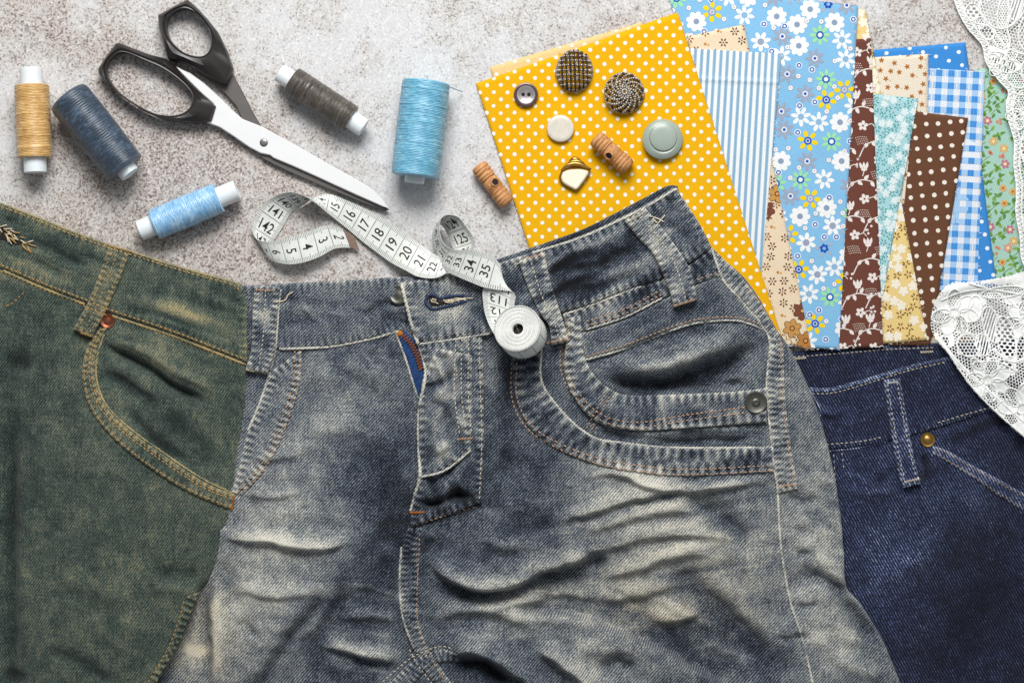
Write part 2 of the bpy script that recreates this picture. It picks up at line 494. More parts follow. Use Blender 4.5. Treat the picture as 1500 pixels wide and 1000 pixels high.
# ------------------------------------------------------------------ tabletop (speckled stone-look board)
def make_tabletop():
    t = NT('speckled_board')
    co = t.co()
    big = t.noise(co, 0.0035, 4, 0.6, 0.6)
    mid = t.noise(co, 0.02, 4, 0.7)
    def cells(sc):
        v = t.n('ShaderNodeTexVoronoi'); v.feature = 'F1'; t.t.links.new(co, v.inputs['Vector']); v.inputs['Scale'].default_value = sc
        s = t.n('ShaderNodeSeparateColor'); t.t.links.new(v.outputs['Color'], s.inputs[0]); return s.outputs
    c_a = cells(0.50); c_b = cells(0.36)
    cl = t.noise(co, 0.12, 3, 0.7)
    def spot(x, y, r):
        d = t.n('ShaderNodeVectorMath'); d.operation = 'DISTANCE'; t.t.links.new(co, d.inputs[0]); d.inputs[1].default_value = (x-750, 500-y, 0)
        return t.math('SUBTRACT', 1.0, t.math('DIVIDE', d.outputs['Value'], r), clamp=True)
    big = t.math('ADD', t.math('ADD', big, t.math('MULTIPLY', spot(230, 270, 330), 0.17)), t.math('MULTIPLY', spot(640, 120, 260), -0.14))
    big = t.math('ADD', big, t.math('MULTIPLY', spot(960, 20, 220), 0.10))
    gate = t.math('ADD', big, t.math('MULTIPLY', t.math('SUBTRACT', mid, 0.5), 0.85))
    base = t.ramp(gate, [(0.38, lin('#d6d6d8')), (0.5, lin('#cfcdcb')), (0.66, lin('#c5beb9'))])
    th = t.math('ADD', t.math('ADD', 0.17, t.math('MULTIPLY', t.math('SUBTRACT', gate, 0.42), 0.85)), t.math('MULTIPLY', t.math('SUBTRACT', cl, 0.5), 0.55))
    sp = t.math('MULTIPLY', t.math('SUBTRACT', th, c_a[0]), 5.0, clamp=True)
    sp2 = t.math('MULTIPLY', t.math('SUBTRACT', t.math('MULTIPLY', th, 0.55), c_b[0]), 6.0, clamp=True)
    spc = t.ramp(gate, [(0.4, lin('#6f7176')), (0.54, lin('#766d6b')), (0.68, lin('#66504a'))])
    grey = t.mix(t.math('MULTIPLY', c_a[1], 0.34), base, lin('#98938f'))
    c1 = t.mix(t.math('MULTIPLY', sp, 0.66), grey, spc)
    c1 = t.mix(t.math('MULTIPLY', sp2, 0.7), c1, spc)
    wh = t.math('MULTIPLY', t.math('SUBTRACT', c_b[1], 0.80), 6.0, clamp=True)
    c2 = t.mix(t.math('MULTIPLY', wh, 0.42), c1, lin('#ecebe9'))
    rust = t.math('MULTIPLY', t.math('SUBTRACT', t.noise(co, 0.13, 2, 0.6), 0.69), 12.0, clamp=True)
    c3 = t.mix(t.math('MULTIPLY', rust, 0.5), c2, lin('#8a5647'))
    blue = t.math('MULTIPLY', t.math('SUBTRACT', t.noise(t.co(scale=(1, 1, 1), rot=1.0), 0.03, 3, 0.7), 0.64), 9.0, clamp=True)
    c4 = t.mix(t.math('MULTIPLY', t.math('MULTIPLY', blue, t.math('ADD', sp, 0.3)), 0.6), c3, lin('#7f90ac'))
    t.bump(t.math('SUBTRACT', t.math('MULTIPLY', c_b[1], 0.5), sp), 0.3, 0.7)
    m = t.done(c4, 0.75, 0, 0.3)
    n = 24; V = []; F = []
    for j in range(n+1):
        for i in range(n+1): V.append((750+(i/n-0.5)*3600, 500+(j/n-0.5)*3000, 0))
    for j in range(n):
        for i in range(n):
            a = j*(n+1)+i; F.append((a, a+n+1, a+n+2, a+1))
    o = mesh_obj('tabletop', V, F, m); o['kind'] = 'structure'
make_tabletop()

# ------------------------------------------------------------------ scissors
def ring_handle(name, outer, inner, zb, zt, mat, root):
    N = 120
    o = resample(np.vstack([outer, outer[:1]]), 1.0); i = resample(np.vstack([spline(np.vstack([inner, inner[:1]]), 5)]), 1.0)
    c = np.asarray(inner, float).mean(0)
    def byang(p):
        a = np.unwrap(np.arctan2(p[:, 1]-c[1], p[:, 0]-c[0]))
        if a[-1] < a[0]: p = p[::-1]; a = a[::-1]
        t = a[0]+np.linspace(0, 2*PI, N, endpoint=False)
        return a, p, t
    res = []
    for p in (o, i):
        a = np.arctan2(p[:, 1]-c[1], p[:, 0]-c[0]); k = np.argsort(a); a = a[k]; p = p[k]
        a = np.r_[a-2*PI, a, a+2*PI]; p = np.vstack([p, p, p]); t = -PI+np.arange(N)*2*PI/N
        res.append(np.stack([np.interp(t, a, p[:, 0]), np.interp(t, a, p[:, 1])], 1))
    O, I = res; h = zt-zb
    w = np.linalg.norm(O-I, axis=1)[:, None]
    rows = []
    def lerp(f): return O*(1-f)+I*f
    ins = (I-O)/(w+1e-6)
    rows.append((O+ins*1.5, zb)); rows.append((O, zb+h*0.25)); rows.append((O, zb+h*0.6)); rows.append((O+ins*np.minimum(2.5, w*0.2), zb+h*0.8))
    rows.append((lerp(0.55), zt)); rows.append((I-ins*np.minimum(3.6, w*0.3), zt-0.8)); rows.append((I-ins*np.minimum(2.6, w*0.22), zt-2.4))
    rows.append((I-ins*0.8, zt-2.0)); rows.append((I, zt-4.5)); rows.append((I+ins*0.5, zb+h*0.4)); rows.append((I, zb))
    V = np.vstack([np.c_[p, np.full(N, z)] for p, z in rows]); F = []
    m = len(rows)
    for r in range(m):
        r2 = (r+1) % m
        for k in range(N):
            k2 = (k+1) % N
            F.append((r*N+k, r*N+k2, r2*N+k2, r2*N+k))
    return mesh_obj(name, V, F, mat, root, 10, sharp=28)

def slab(name, poly, zb, zt, mat, root=None, zn=10, bev=1.2, sharp=30, zf=None, label=None):
    p = np.asarray(poly, float); n = len(p); c = p.mean(0)
    nx = np.roll(p, -1, 0)-np.roll(p, 1, 0); nx /= np.linalg.norm(nx, axis=1)[:, None]+1e-9
    ar = 0.5*np.sum(p[:, 0]*np.roll(p[:, 1], -1)-np.roll(p[:, 0], -1)*p[:, 1])
    nn = np.stack([-nx[:, 1], nx[:, 0]], 1)*(1 if ar > 0 else -1)
    f = (lambda q: np.zeros(len(q))) if zf is None else (lambda q: np.array([zf(a, b) for a, b in q]))
    rows = [np.c_[p, zb+f(p)], np.c_[p, zt-bev+f(p)], np.c_[p+nn*bev, zt+f(p)]]
    V = np.vstack(rows); F = []
    for r in range(2):
        for k in range(n):
            k2 = (k+1) % n; F.append((r*n+k, r*n+k2, (r+1)*n+k2, (r+1)*n+k))
    F.append(tuple(2*n+k for k in range(n))); F.append(tuple(range(n))[::-1])
    return mesh_obj(name, V, F, mat, root, zn, sharp=sharp, label=label)

M['black_plastic'] = plain('black_handle_plastic', '#241f1f', 0.34, 0, 0.5, 0.15, 0.6, 0.06)
M['blade_steel'] = plain('reflection_pale_satin_steel', '#e6e7e8', 0.42, 0.2, 0.5, 0.03, 0.02)  # near-white, low-metal base carries the softbox reflection in its colour
M['tang_steel'] = plain('shade_darkened_tang_steel', '#65615f', 0.45, 0.55, 0.5, 0.1, 0.05)  # dark colour paints the shade of the sideways-facing lower blade
M['screw_steel'] = plain('screw_steel', '#8a8a8c', 0.35, 0.8, 0.5)
def make_scissors():
    r = thing('scissors', 'open tailor scissors with black plastic handles and long pale steel blades', 'scissors', 380, 200, 0, zn=10)
    h1 = [(173, 63), (196, 72), (220, 81), (244, 87), (258, 98), (278, 118), (296, 136), (318, 155), (311, 178), (300, 181), (270, 181), (242, 177), (210, 163), (180, 143), (160, 124), (146, 111), (145, 102), (158, 82)]
    i1 = [(157, 100), (163, 88), (177, 79), (191, 80), (214, 90), (242, 103), (265, 119), (279, 133), (284, 146), (280, 159), (268, 168), (250, 171), (227, 167), (201, 154), (177, 137), (161, 117)]
    h2 = [(276, 1), (254, 12), (233, 24), (234, 40), (240, 62), (245, 82), (250, 90), (270, 94), (286, 102), (306, 114), (333, 127), (343, 102), (334, 76), (320, 48), (304, 28), (290, 13)]
    i2 = [(248, 27), (258, 19), (272, 15), (287, 20), (301, 33), (309, 51), (311, 68), (306, 80), (295, 85), (278, 82), (263, 73), (250, 58), (245, 40)]
    ring_handle('handle', h1, i1, 4, 27, M['black_plastic'], r)
    ring_handle('handle', h2, i2, 4, 30, M['black_plastic'], r)
    under = [(338, 104), (343, 112), (356, 136), (370, 164), (384, 187), (414, 204), (450, 226), (486, 250), (522, 272), (548, 290), (570, 307), (562, 309), (530, 297), (470, 272), (432, 256), (402, 242), (384, 232), (372, 214), (364, 196), (354, 176), (346, 156), (330, 138), (310, 121), (286, 105), (300, 100)]
    slab('blade', under, 5, 9, M['tang_steel'], r, label='lower blade and tang coloured dark for shade, under the pale one')
    top = [(258, 99), (278, 107), (300, 123), (322, 143), (342, 163), (356, 175), (384, 186), (414, 202), (450, 222), (486, 243), (522, 263), (545, 277), (560, 291), (570, 305), (560, 303), (522, 286), (468, 261), (432, 245), (401, 232), (396, 228), (382, 225), (365, 216), (342, 200), (322, 187), (300, 179), (290, 150)]
    slab('blade', top, 10.5, 15, M['blade_steel'], r, bev=1.4)
    lathe('screw', (387, 209.5, 14.5), (0, 0, 1), [(0, 6), (1.0, 6), (1.9, 5), (2.2, 3), (2.2, 0.5)], M['screw_steel'], r, 10, 20)
make_scissors()

# ------------------------------------------------------------------ thread spools
def thread_winding_mat(name, lo, mid, hi, sx=0.55, rough=0.5):
    t = NT(name)
    tc = t.t.nodes.new('ShaderNodeUVMap'); mp = t.t.nodes.new('ShaderNodeMapping'); mp.inputs['Scale'].default_value = (sx, 1.6, 1)
    t.t.links.new(tc.outputs[0], mp.inputs[0])
    n1 = t.noise(mp.outputs[0], 1.0, 3, 0.7)
    mp2 = t.t.nodes.new('ShaderNodeMapping'); mp2.inputs['Scale'].default_value = (0.06, 0.5, 1); t.t.links.new(tc.outputs[0], mp2.inputs[0])
    n2 = t.noise(mp2.outputs[0], 1.0, 2, 0.5)
    f = t.math('ADD', n1, t.math('MULTIPLY', t.math('SUBTRACT', n2, 0.5), 0.5))
    c = t.ramp(f, [(0.25, lin(lo)), (0.5, lin(mid)), (0.75, lin(hi))])
    t.bump(n1, 0.4, 0.8)
    return t.done(c, rough-0.08, 0, 0.7, Sheen_Weight=0.2)
M['core_plastic'] = plain('white_core_plastic', '#e6ebee', 0.35, 0, 0.5, Subsurface_Weight=0.15)

def spool(label, a, b, rad, core_a, core_b, core_r, mat, bulge=0.0, seed=0, rad_b=None, turns=7, wob=0.45, tail=None, pitch=2.3, amp=0.4, ends=(2.5, 2.5)):
    a = np.array(a, float); b = np.array(b, float); ax = b-a; L = np.linalg.norm(ax); ax /= L
    z = max(rad, rad_b or 0)+1.0
    mid = (a+b)/2
    r = thing('thread_spool', label, 'thread spool', mid[0], mid[1], 0, 'thread spools on the speckled board', zn=z)
    rng = np.random.RandomState(seed)
    n = 44; m = int(L/0.75); prof = np.linspace(0, L, m)
    th = np.arange(n)*2*PI/n
    X, TH = np.meshgrid(prof, th, indexing='ij')
    rb = rad if rad_b is None else rad_b
    Rr = rad+(rb-rad)*X/L + bulge*np.sin(PI*X/L)
    e0 = np.clip(X/ends[0], 0, 1); e1 = np.clip((L-X)/ends[1], 0, 1)
    Rr = Rr - ends[0]*0.6*(1-np.sqrt(1-(1-e0)**2)) - ends[1]*0.6*(1-np.sqrt(1-(1-e1)**2))
    Rr += amp*np.sin(2*PI*(X/pitch)+TH) + wob*np.interp(X, prof, np.convolve(rng.randn(m), np.ones(7)/7, 'same'))
    for k in range(turns):       # single crossing turns lying over the rest
        x0 = rng.uniform(0.08, 0.92)*L; sl = rng.uniform(-4, 4)
        Rr += 0.55*np.exp(-((X-x0-sl*np.sin(TH))/0.9)**2)
    u3 = np.array([ax[0], ax[1], 0]); s3 = np.array([-ax[1], ax[0], 0]); k3 = np.array([0, 0, 1.0])
    C = np.r_[a, z]
    V = (C+X[..., None]*u3 + (Rr*np.cos(TH))[..., None]*s3 + (Rr*np.sin(TH))[..., None]*k3).reshape(-1, 3)
    uv = np.stack([X.ravel(), (TH*rad/18).ravel()], 1)
    uv[:, 1] = np.abs((TH.ravel()-PI))*rad/18
    F = []
    for i in range(m-1):
        for j in range(n):
            j2 = (j+1) % n; F.append((i*n+j, i*n+j2, (i+1)*n+j2, (i+1)*n+j))
    F.append(tuple(range(n))[::-1]); F.append(tuple((m-1)*n+j for j in range(n)))
    mesh_obj('thread_winding', V, F, mat, r, z, uv=uv, sharp=60)
    P0 = a-ax*core_a; P1 = b+ax*core_b; LL = L+core_a+core_b
    c = core_r
    pr = [(0.6, c-3.5), (0, c-2.6), (0, c-0.8), (0.8, c), (LL-0.8, c), (LL, c-0.8), (LL, c-2.6), (LL-0.6, c-3.5)]
    lathe('core', np.r_[P0, z], u3, pr, M['core_plastic'], r, z, 28)
    if tail is not None:
        tube('loose_thread', tail, 0.8, mat, r, z)
    return r
M['thread_tan'] = thread_winding_mat('tan_sewing_thread', '#a87a3e', '#cfa463', '#efd096')
M['thread_navy'] = thread_winding_mat('slate_navy_sewing_thread', '#19222e', '#304052', '#5d738a')
M['thread_sky'] = thread_winding_mat('sky_blue_sewing_thread', '#5f97c6', '#8fc0e6', '#d3eafa', rough=0.38)
M['thread_brown'] = thread_winding_mat('charcoal_brown_sewing_thread', '#2b2622', '#48413a', '#7a7064')
M['thread_teal'] = thread_winding_mat('teal_blue_sewing_thread', '#3f86a8', '#6bb0cd', '#a5d6e8')
spool('upright spool of tan thread at the left edge beside the navy spool', (46.5, 125), (51, 231), 25, 25, 22, 16.5, M['thread_tan'], 0, 1)
spool('fat spool of dark slate blue thread between the tan spool and the scissors', (99, 141), (184, 247), 32, 0, 11, 15, M['thread_navy'], 1.0, 2, amp=0.3, ends=(9, 3), rad_b=30, turns=0, pitch=1.9, wob=0.12)
spool('small spool of shiny sky blue thread just above the olive jeans', (226, 329), (321, 289.5), 22.5, 23, 29, 15.5, M['thread_sky'], 0.5, 3)
spool('spool of charcoal brown thread right of the scissor handles', (427, 118), (514, 175), 21.5, 21, 23, 14, M['thread_brown'], 0, 4)
spool('large spool of teal blue thread standing alone left of the yellow cloth', (624.5, 120), (608, 258), 35, 0, 10, 14.5, M['thread_teal'], 0.5, 5, tail=spline([(655, 127, 38), (664, 129, 30), (670, 130, 16), (677, 131, 6)], 5), ends=(4, 4))

# ------------------------------------------------------------------ fabric scraps
def cotton():
    t = NT('printed_cotton')
    c = t.attr('tint', False)
    co = t.co()
    n = t.noise(co, 0.5, 2, 0.6); n2 = t.noise(co, 0.03, 3, 0.5)
    wv = t.n('ShaderNodeTexWave'); t.t.links.new(t.co(rot=0.3), wv.inputs['Vector']); wv.inputs['Scale'].default_value = 0.314/3.0; wv.inputs['Distortion'].default_value = 1.5
    wv2 = t.n('ShaderNodeTexWave'); t.t.links.new(t.co(rot=0.3+PI/2), wv2.inputs['Vector']); wv2.inputs['Scale'].default_value = 0.314/3.0; wv2.inputs['Distortion'].default_value = 1.5
    ww = t.math('ADD', wv.outputs['Fac'], wv2.outputs['Fac'])
    v = t.math('ADD', t.math('MULTIPLY', n, 0.20), t.math('MULTIPLY', n2, 0.10))
    v = t.math('ADD', v, t.math('MULTIPLY', ww, 0.045))
    v = t.math('ADD', v, 0.70)
    sc = t.n('ShaderNodeVectorMath'); sc.operation = 'SCALE'; t.t.links.new(c, sc.inputs[0]); t.t.links.new(v, sc.inputs['Scale'])
    t.bump(t.math('ADD', ww, n), 0.3, 0.5)
    return t.done(sc.outputs[0], 0.9, 0, 0.15, Sheen_Weight=0.1)
M['cotton'] = cotton()

def ell(cx, cy, rx, ry, rot=0.0, n=10):
    a = np.arange(n)*2*PI/n; c, s = math.cos(rot), math.sin(rot)
    x = np.cos(a)*rx; y = np.sin(a)*ry
    return np.stack([cx+x*c-y*s, cy+x*s+y*c], 1)
def petals(cx, cy, n, rd, pl, pw, rot=0.0, m=9):
    return [ell(cx+math.cos(rot+k*2*PI/n)*rd, cy+math.sin(rot+k*2*PI/n)*rd, pl, pw, rot+k*2*PI/n, m) for k in range(n)]
def annulus(cx, cy, r0, r1, n=14):
    out = []
    for k in range(n):
        a, b = k*2*PI/n, (k+1)*2*PI/n
        out.append(np.array([(cx+math.cos(a)*r0, cy+math.sin(a)*r0), (cx+math.cos(a)*r1, cy+math.sin(a)*r1), (cx+math.cos(b)*r1, cy+math.sin(b)*r1), (cx+math.cos(b)*r0, cy+math.sin(b)*r0)]))
    return out
def stroke(pts, w):
    p = np.asarray(pts, float); a = offset(p, w/2); b = offset(p, -w/2)
    return [np.array([a[i], a[i+1], b[i+1], b[i]]) for i in range(len(p)-1)]
def leaf(cx, cy, L, w, rot):
    c, s = math.cos(rot), math.sin(rot)
    q = np.array([(0, 0), (L*0.3, w*0.5), (L*0.65, w*0.45), (L, 0), (L*0.65, -w*0.45), (L*0.3, -w*0.5)])
    return np.stack([cx+q[:, 0]*c-q[:, 1]*s, cy+q[:, 0]*s+q[:, 1]*c], 1)
def scatter(w, h, d, rng, tries=14000, margin=6):
    pts = []; g = {}
    for _ in range(tries):
        x = rng.uniform(-margin, w+margin); y = rng.uniform(-margin, h+margin); k = (int(x//d), int(y//d))
        if any((x-a)**2+(y-b)**2 < d*d for i in (-1, 0, 1) for j in (-1, 0, 1) for a, b in g.get((k[0]+i, k[1]+j), [])): continue
        g.setdefault(k, []).append((x, y)); pts.append((x, y))
    return pts

def clip_convex(P, Q):
    out = [tuple(p) for p in P]; n = len(Q)
    for i in range(n):
        a = Q[i]; b = Q[(i+1) % n]; ex, ey = b[0]-a[0], b[1]-a[1]
        inp = out; out = []
        if not inp: break
        f = lambda p: ex*(p[1]-a[1])-ey*(p[0]-a[0])
        for k in range(len(inp)):
            p, q = inp[k], inp[(k+1) % len(inp)]; fp, fq = f(p), f(q)
            if fp >= 0: out.append(p)
            if (fp >= 0) != (fq >= 0):
                t = fp/(fp-fq); out.append((p[0]+(q[0]-p[0])*t, p[1]+(q[1]-p[1])*t))
    return out

def scrap(label, quad, level, base, gen, seed, tint2=None, fray=0.3, crease=None):
    """quad: top-left, top-right, bottom-right, bottom-left (clockwise on the table)"""
    Q = np.asarray(quad, float)
    rng = random.Random(seed)
    c = Q.mean(0)
    r = thing('fabric_scrap', label, 'fabric scrap', c[0], c[1], 0, 'cotton fabric scraps fanned out on the board', zn=6)
    if callable(level): zl = level
    else: zl = lambda x, y: np.zeros(len(x))+level
    def zf(x, y):
        x = np.asarray(x, float); y = np.asarray(y, float)
        z = zl(x, y)+0.9*(vnoise(x, y, 70, seed)+0.5)*0.8
        if crease is not None:
            D = pl_near(x, y, np.asarray(crease))[0]; z = z+1.5*np.exp(-(D/3.5)**2)
        return z
    # cloth sheet
    nu = max(4, int(max(np.linalg.norm(Q[1]-Q[0]), np.linalg.norm(Q[2]-Q[3]))/(6 if crease is None else 2.5))); nv = max(4, int(np.linalg.norm(Q[3]-Q[0])/(6 if crease is None else 2.5)))
    u, v = np.meshgrid(np.linspace(0, 1, nu+1), np.linspace(0, 1, nv+1))
    P = ((1-u)*(1-v))[..., None]*Q[0]+(u*(1-v))[..., None]*Q[1]+(u*v)[..., None]*Q[2]+((1-u)*v)[..., None]*Q[3]
    P = P.reshape(-1, 2)
    V = [np.c_[P, zf(P[:, 0], P[:, 1])]]; F = []; w = nu+1
    for j in range(nv):
        for i in range(nu): a = j*w+i; F.append((a, a+w, a+w+1, a+1))
    rim = [i for i in range(w)]+[j*w+nu for j in range(1, nv+1)]+[nv*w+i for i in range(nu-1, -1, -1)]+[j*w for j in range(nv-1, 0, -1)]
    b0 = len(P); low = V[0][rim].copy(); low[:, 2] -= 0.9; V.append(low); k = len(rim)
    for i in range(k): F.append((rim[i], rim[(i+1) % k], b0+(i+1) % k, b0+i))
    cl = [np.tile(lin(base), (len(P)+k, 1))]
    nb = b0+k
    # printed motifs
    ax = Q[1]-Q[0]; W = np.linalg.norm(ax); ax /= W; ay = np.array([-ax[1], ax[0]])
    H = max(np.dot(Q[3]-Q[0], ay), np.dot(Q[2]-Q[0], ay)); xo = min(0, np.dot(Q[3]-Q[0], ax)); W2 = max(W, np.dot(Q[2]-Q[0], ax))-xo
    org = Q[0]+ax*xo
    PX, PZ, PC = [], [], []
    for poly, colr, lay in gen(W2, H, rng):
        poly = org+np.outer(poly[:, 0], ax)+np.outer(poly[:, 1], ay)
        if poly[:, 0].max() < -25 or poly[:, 0].min() > 1525 or poly[:, 1].max() < -25 or poly[:, 1].min() > 560: continue
        p = clip_convex(poly, Q)
        if len(p) < 3: continue
        F.append(tuple(range(nb, nb+len(p)))[::-1]); nb += len(p)
        PX += p; PZ += [0.22+0.05*lay]*len(p); PC += [lin(colr) if isinstance(colr, str) else colr]*len(p)
    if PX:
        PX = np.array(PX); V.append(np.c_[PX, zf(PX[:, 0], PX[:, 1])+np.array(PZ)]); cl.append(np.array(PC))
    mesh_obj('cotton_sheet', np.vstack(V), F, M['cotton'], r, 6, colr=np.vstack(cl))
    # loose fibres along the cut edges
    if fray:
        lines = []; C = np.vstack([Q, Q[:1]])
        for e in range(4):
            L = np.linalg.norm(C[e+1]-C[e]); d = (C[e+1]-C[e])/L; nn = np.array([d[1], -d[0]])
            for _ in range(int(L*0.16*fray)):
                t = rng.uniform(0, L); p = C[e]+d*t; ln = rng.uniform(1.5, 4.5); sw = rng.uniform(-3.5, 3.5)
                q = [p-nn*1.0, p+nn*ln*0.5+d*sw*0.3, p+nn*ln+d*sw]
                if not (-20 < q[0][0] < 1520 and -20 < q[0][1] < 560): continue
                z = float(zf([p[0]], [p[1]])[0])
                lines.append([(q[0][0], q[0][1], z+0.2), (q[1][0], q[1][1], z+0.2), (q[2][0], q[2][1], z-0.2)])
        if lines:
            VV, FF, b = [], [], 0
            for P3 in lines:
                v1, f1 = tube_geo(P3, 0.32, 3, base=b); VV.append(v1); FF += f1; b += len(v1)
            V3 = np.vstack(VV); bc = np.array(lin(base))*0.6+0.35
            mesh_obj('frayed_fibres', V3, FF, M['cotton'], r, 6, colr=np.tile(bc, (len(V3), 1)), kind='stuff')
    return r

def dots(pitch, rad, colr, rot=0.0, row=0.866, jit=0.03):
    def g(W, H, rng):
        D = math.hypot(W, H); c, s = math.cos(rot), math.sin(rot); n = int(D/pitch)+3; m = int(D/(pitch*row))+3
        for j in range(-m, m):
            for i in range(-n, n):
                x = (i+0.5*(j % 2))*pitch+rng.uniform(-jit, jit)*pitch; y = j*pitch*row+rng.uniform(-jit, jit)*pitch
                X = W/2+x*c-y*s; Y = H/2+x*s+y*c
                if -rad < X < W+rad and -rad < Y < H+rad: yield ell(X, Y, rad*rng.uniform(0.93, 1.07), rad*rng.uniform(0.93, 1.07), 0, 10), colr, 0
    return g
def rect(x0, y0, x1, y1): return np.array([(x0, y0), (x1, y0), (x1, y1), (x0, y1)])
def stripes(W, H, rng):
    x = 3
    while x < W:
        y = -4
        while y < H+40:
            s = 2.0 if y < 60 else 8.0
            yield rect(x, y, x+4.6, y+s), '#9dbdd4', 0
            yield rect(x+1.2, y, x+3.4, y+s), '#86aecb', 1
            y += s
        x += 9.4
def gingham(W, H, rng):
    p = 18.0
    n = int(W/p)+2; m = int(H/p)+2
    for i in range(n): yield rect(i*p+2, -5, i*p+2+9, H+30), '#a9cdf0', 0
    for j in range(m): yield rect(-5, j*p+1, W+20, j*p+10), '#a9cdf0', 1
    for i in range(n):
        for j in range(m):
            yield rect(i*p+2, j*p+1, i*p+11, j*p+10), '#4591dc', 2
            yield rect(i*p+2+3.5, j*p+1, i*p+2+4.6, j*p+10), '#5b9fe2', 3
    for i in range(n): yield rect(i*p+14.5, -5, i*p+16, H+30), '#efe6e6', 1
def blue_floral(W, H, rng):
    big = scatter(W, H, 27, rng, 9000)
    used = list(big)
    kinds = [0, 1, 2, 3, 4, 5, 0, 2, 1, 6]
    for q, (x, y) in enumerate(big):
        k = kinds[(q*7+rng.randint(0, 2)) % 10]; rt = rng.uniform(0, 6)
        if k == 0:      # large white flower
            for p in petals(x, y, 8, 9.6, 5.8, 4.5, rt): yield p, '#f1f3f4', 1
            yield ell(x, y, 9.5, 9.5), '#f1f3f4', 2
            yield ell(x, y, 4.4, 4.4), '#8d9fb9', 3
        elif k == 1:    # thin white
            for p in petals(x, y, 7, 9, 6.2, 3.1, rt): yield p, '#eef3f6', 1
            yield ell(x, y, 4.6, 4.6), '#8fb7d6', 2
        elif k == 2:    # grey
            for p in petals(x, y, 7, 8.5, 6, 2.9, rt): yield p, '#9fa9bd', 1
            yield ell(x, y, 4.2, 4.2), '#eef2f6', 2
            yield ell(x, y, 2.4, 2.4), '#2d5fc0', 3
        elif k == 3:    # yellow
            for p in petals(x, y, 6, 10.5, 4.8, 3.4, rt): yield p, '#f6d50e', 1
            yield ell(x, y, 5.8, 5.8), '#2a56b5' if q % 2 else '#98a4bd', 2
            for p in annulus(x, y, 2.2, 3.4, 8): yield p, '#dfe8f2', 3
        elif k == 4:    # pale green with ring
            for p in petals(x, y, 8, 10, 5.2, 2.8, rt): yield p, '#9fe0a8', 1
            yield ell(x, y, 5.8, 5.8), '#1f5fb4', 2
            yield ell(x, y, 3.3, 3.3), '#f0f5f8', 3
        elif k == 5:    # blue rosette
            for p in petals(x, y, 6, 4.2, 2.6, 2.4, rt): yield p, '#2456b8', 1
            for p in annulus(x, y, 1.6, 2.7, 8): yield p, '#8fb4e0', 2
            for p in petals(x, y, 5, 11, 3.6, 2.6, rt): yield p, '#a9b4c6', 0
        else:
            for p in petals(x, y, 7, 9, 6, 3.3, rt): yield p, '#f2f5f6', 1
            yield ell(x, y, 5, 5), '#98a4bd', 2
    for x, y in scatter(W, H, 15, rng, 9000):
        if any((x-a)**2+(y-b)**2 < 225 for a, b in used): continue
        if rng.random() < 0.45:
            yield ell(x, y, 5, 5), '#eef3f8', 1; yield ell(x, y, 3.7, 3.7), '#2b5fb6', 2; yield ell(x, y, 1.9, 1.9), '#e8f0f6', 3
        else:
            yield ell(x, y, 4.2, 4.2), '#a3adc0', 1; yield ell(x, y, 3.3, 3.3), '#f1f4f6', 2; yield ell(x, y, 1.2, 1.2), '#c0a9b0', 3
def brown_vine(W, H, rng):
    wht = '#ece4de'
    for j in range(int(H/54)+2):
        for i in range(int(W/46)+2):
            x = i*46+rng.uniform(-6, 6)+(23 if j % 2 else 0)-12; y = j*54+rng.uniform(-5, 5)
            st = spline([(x-22, y+14), (x-12, y-2), (x+4, y-8), (x+20, y-4)], 5)
            for p in stroke(st, 1.6): yield p, wht, 1
            for k, t in enumerate((4, 8, 11, 14)):
                px, py = st[min(t, len(st)-1)]; sgn = 1 if k % 2 else -1
                yield leaf(px, py, 10, 5.4, sgn*1.0+rng.uniform(-0.3, 0.3)), wht, 1
            fx, fy = x+6, y+20
            for p in petals(fx, fy, 5, 4.4, 3.4, 2.6, rng.uniform(0, 6)): yield p, wht, 1
            yield ell(fx, fy, 1.5, 1.5), '#6a3f33', 2
            for p in stroke(spline([(fx+6, fy), (fx+13, fy-2), (fx+17, fy+3)], 3), 1.2): yield p, wht, 1
            tx, ty = x-16, y+32                      # tulip
            for dx in (-3, 0, 3): yield leaf(tx+dx, ty, 11, 4.2, -PI/2+dx*0.09), wht, 1
            yield ell(tx, ty, 4.6, 3), wht, 1
            for p in stroke([(tx, ty+2), (tx-3, ty+10)], 1.2): yield p, wht, 1
            for k in range(5): yield ell(x+26+rng.uniform(-5, 5), y+16+rng.uniform(-8, 8), 1.9, 1.9, 0, 7), wht, 1
            for a in range(4):
                for b in range(7):
                    yield ell(x-6+b*2.6+a, y+36+a*3.2+0.12*(b-3)**2, 0.85, 0.85, 0, 5), '#d8c8be', 1
def small_flowers(flower, centre, leafc, d, fr, nl, seedm=0, petn=5, pale=None):
    def g(W, H, rng):
        pts = scatter(W, H, d, rng, 7000)
        for q, (x, y) in enumerate(pts):
            rt = rng.uniform(0, 6)
            if q % 2 == 0:
                for p in petals(x, y, petn, fr*0.62, fr*0.5, fr*0.42, rt, 8): yield p, flower, 1
                yield ell(x, y, fr*0.55, fr*0.55), flower, 2
                if centre: yield ell(x, y, fr*0.2, fr*0.2), centre, 3
            else:
                for k in range(nl):
                    a = rt+k*2*PI/nl+rng.uniform(-0.3, 0.3)
                    yield leaf(x+math.cos(a)*1.5, y+math.sin(a)*1.5, fr*0.75, fr*0.32, a), leafc, 2
                if pale: yield ell(x, y, 1.2, 1.2), pale, 3
    return g
def stars(W, H, rng):
    for x, y in scatter(W, H, 12.5, rng):
        rt = rng.uniform(0, 6)
        for p in petals(x, y, 5, 2.3, 1.9, 1.2, rt, 6): yield p, '#b87a3e', 1
        yield ell(x, y, 1.4, 1.4), '#9c5f2a', 2
        if rng.random() < 0.3: yield ell(x+6, y+3, 1, 1), '#d9a978', 1
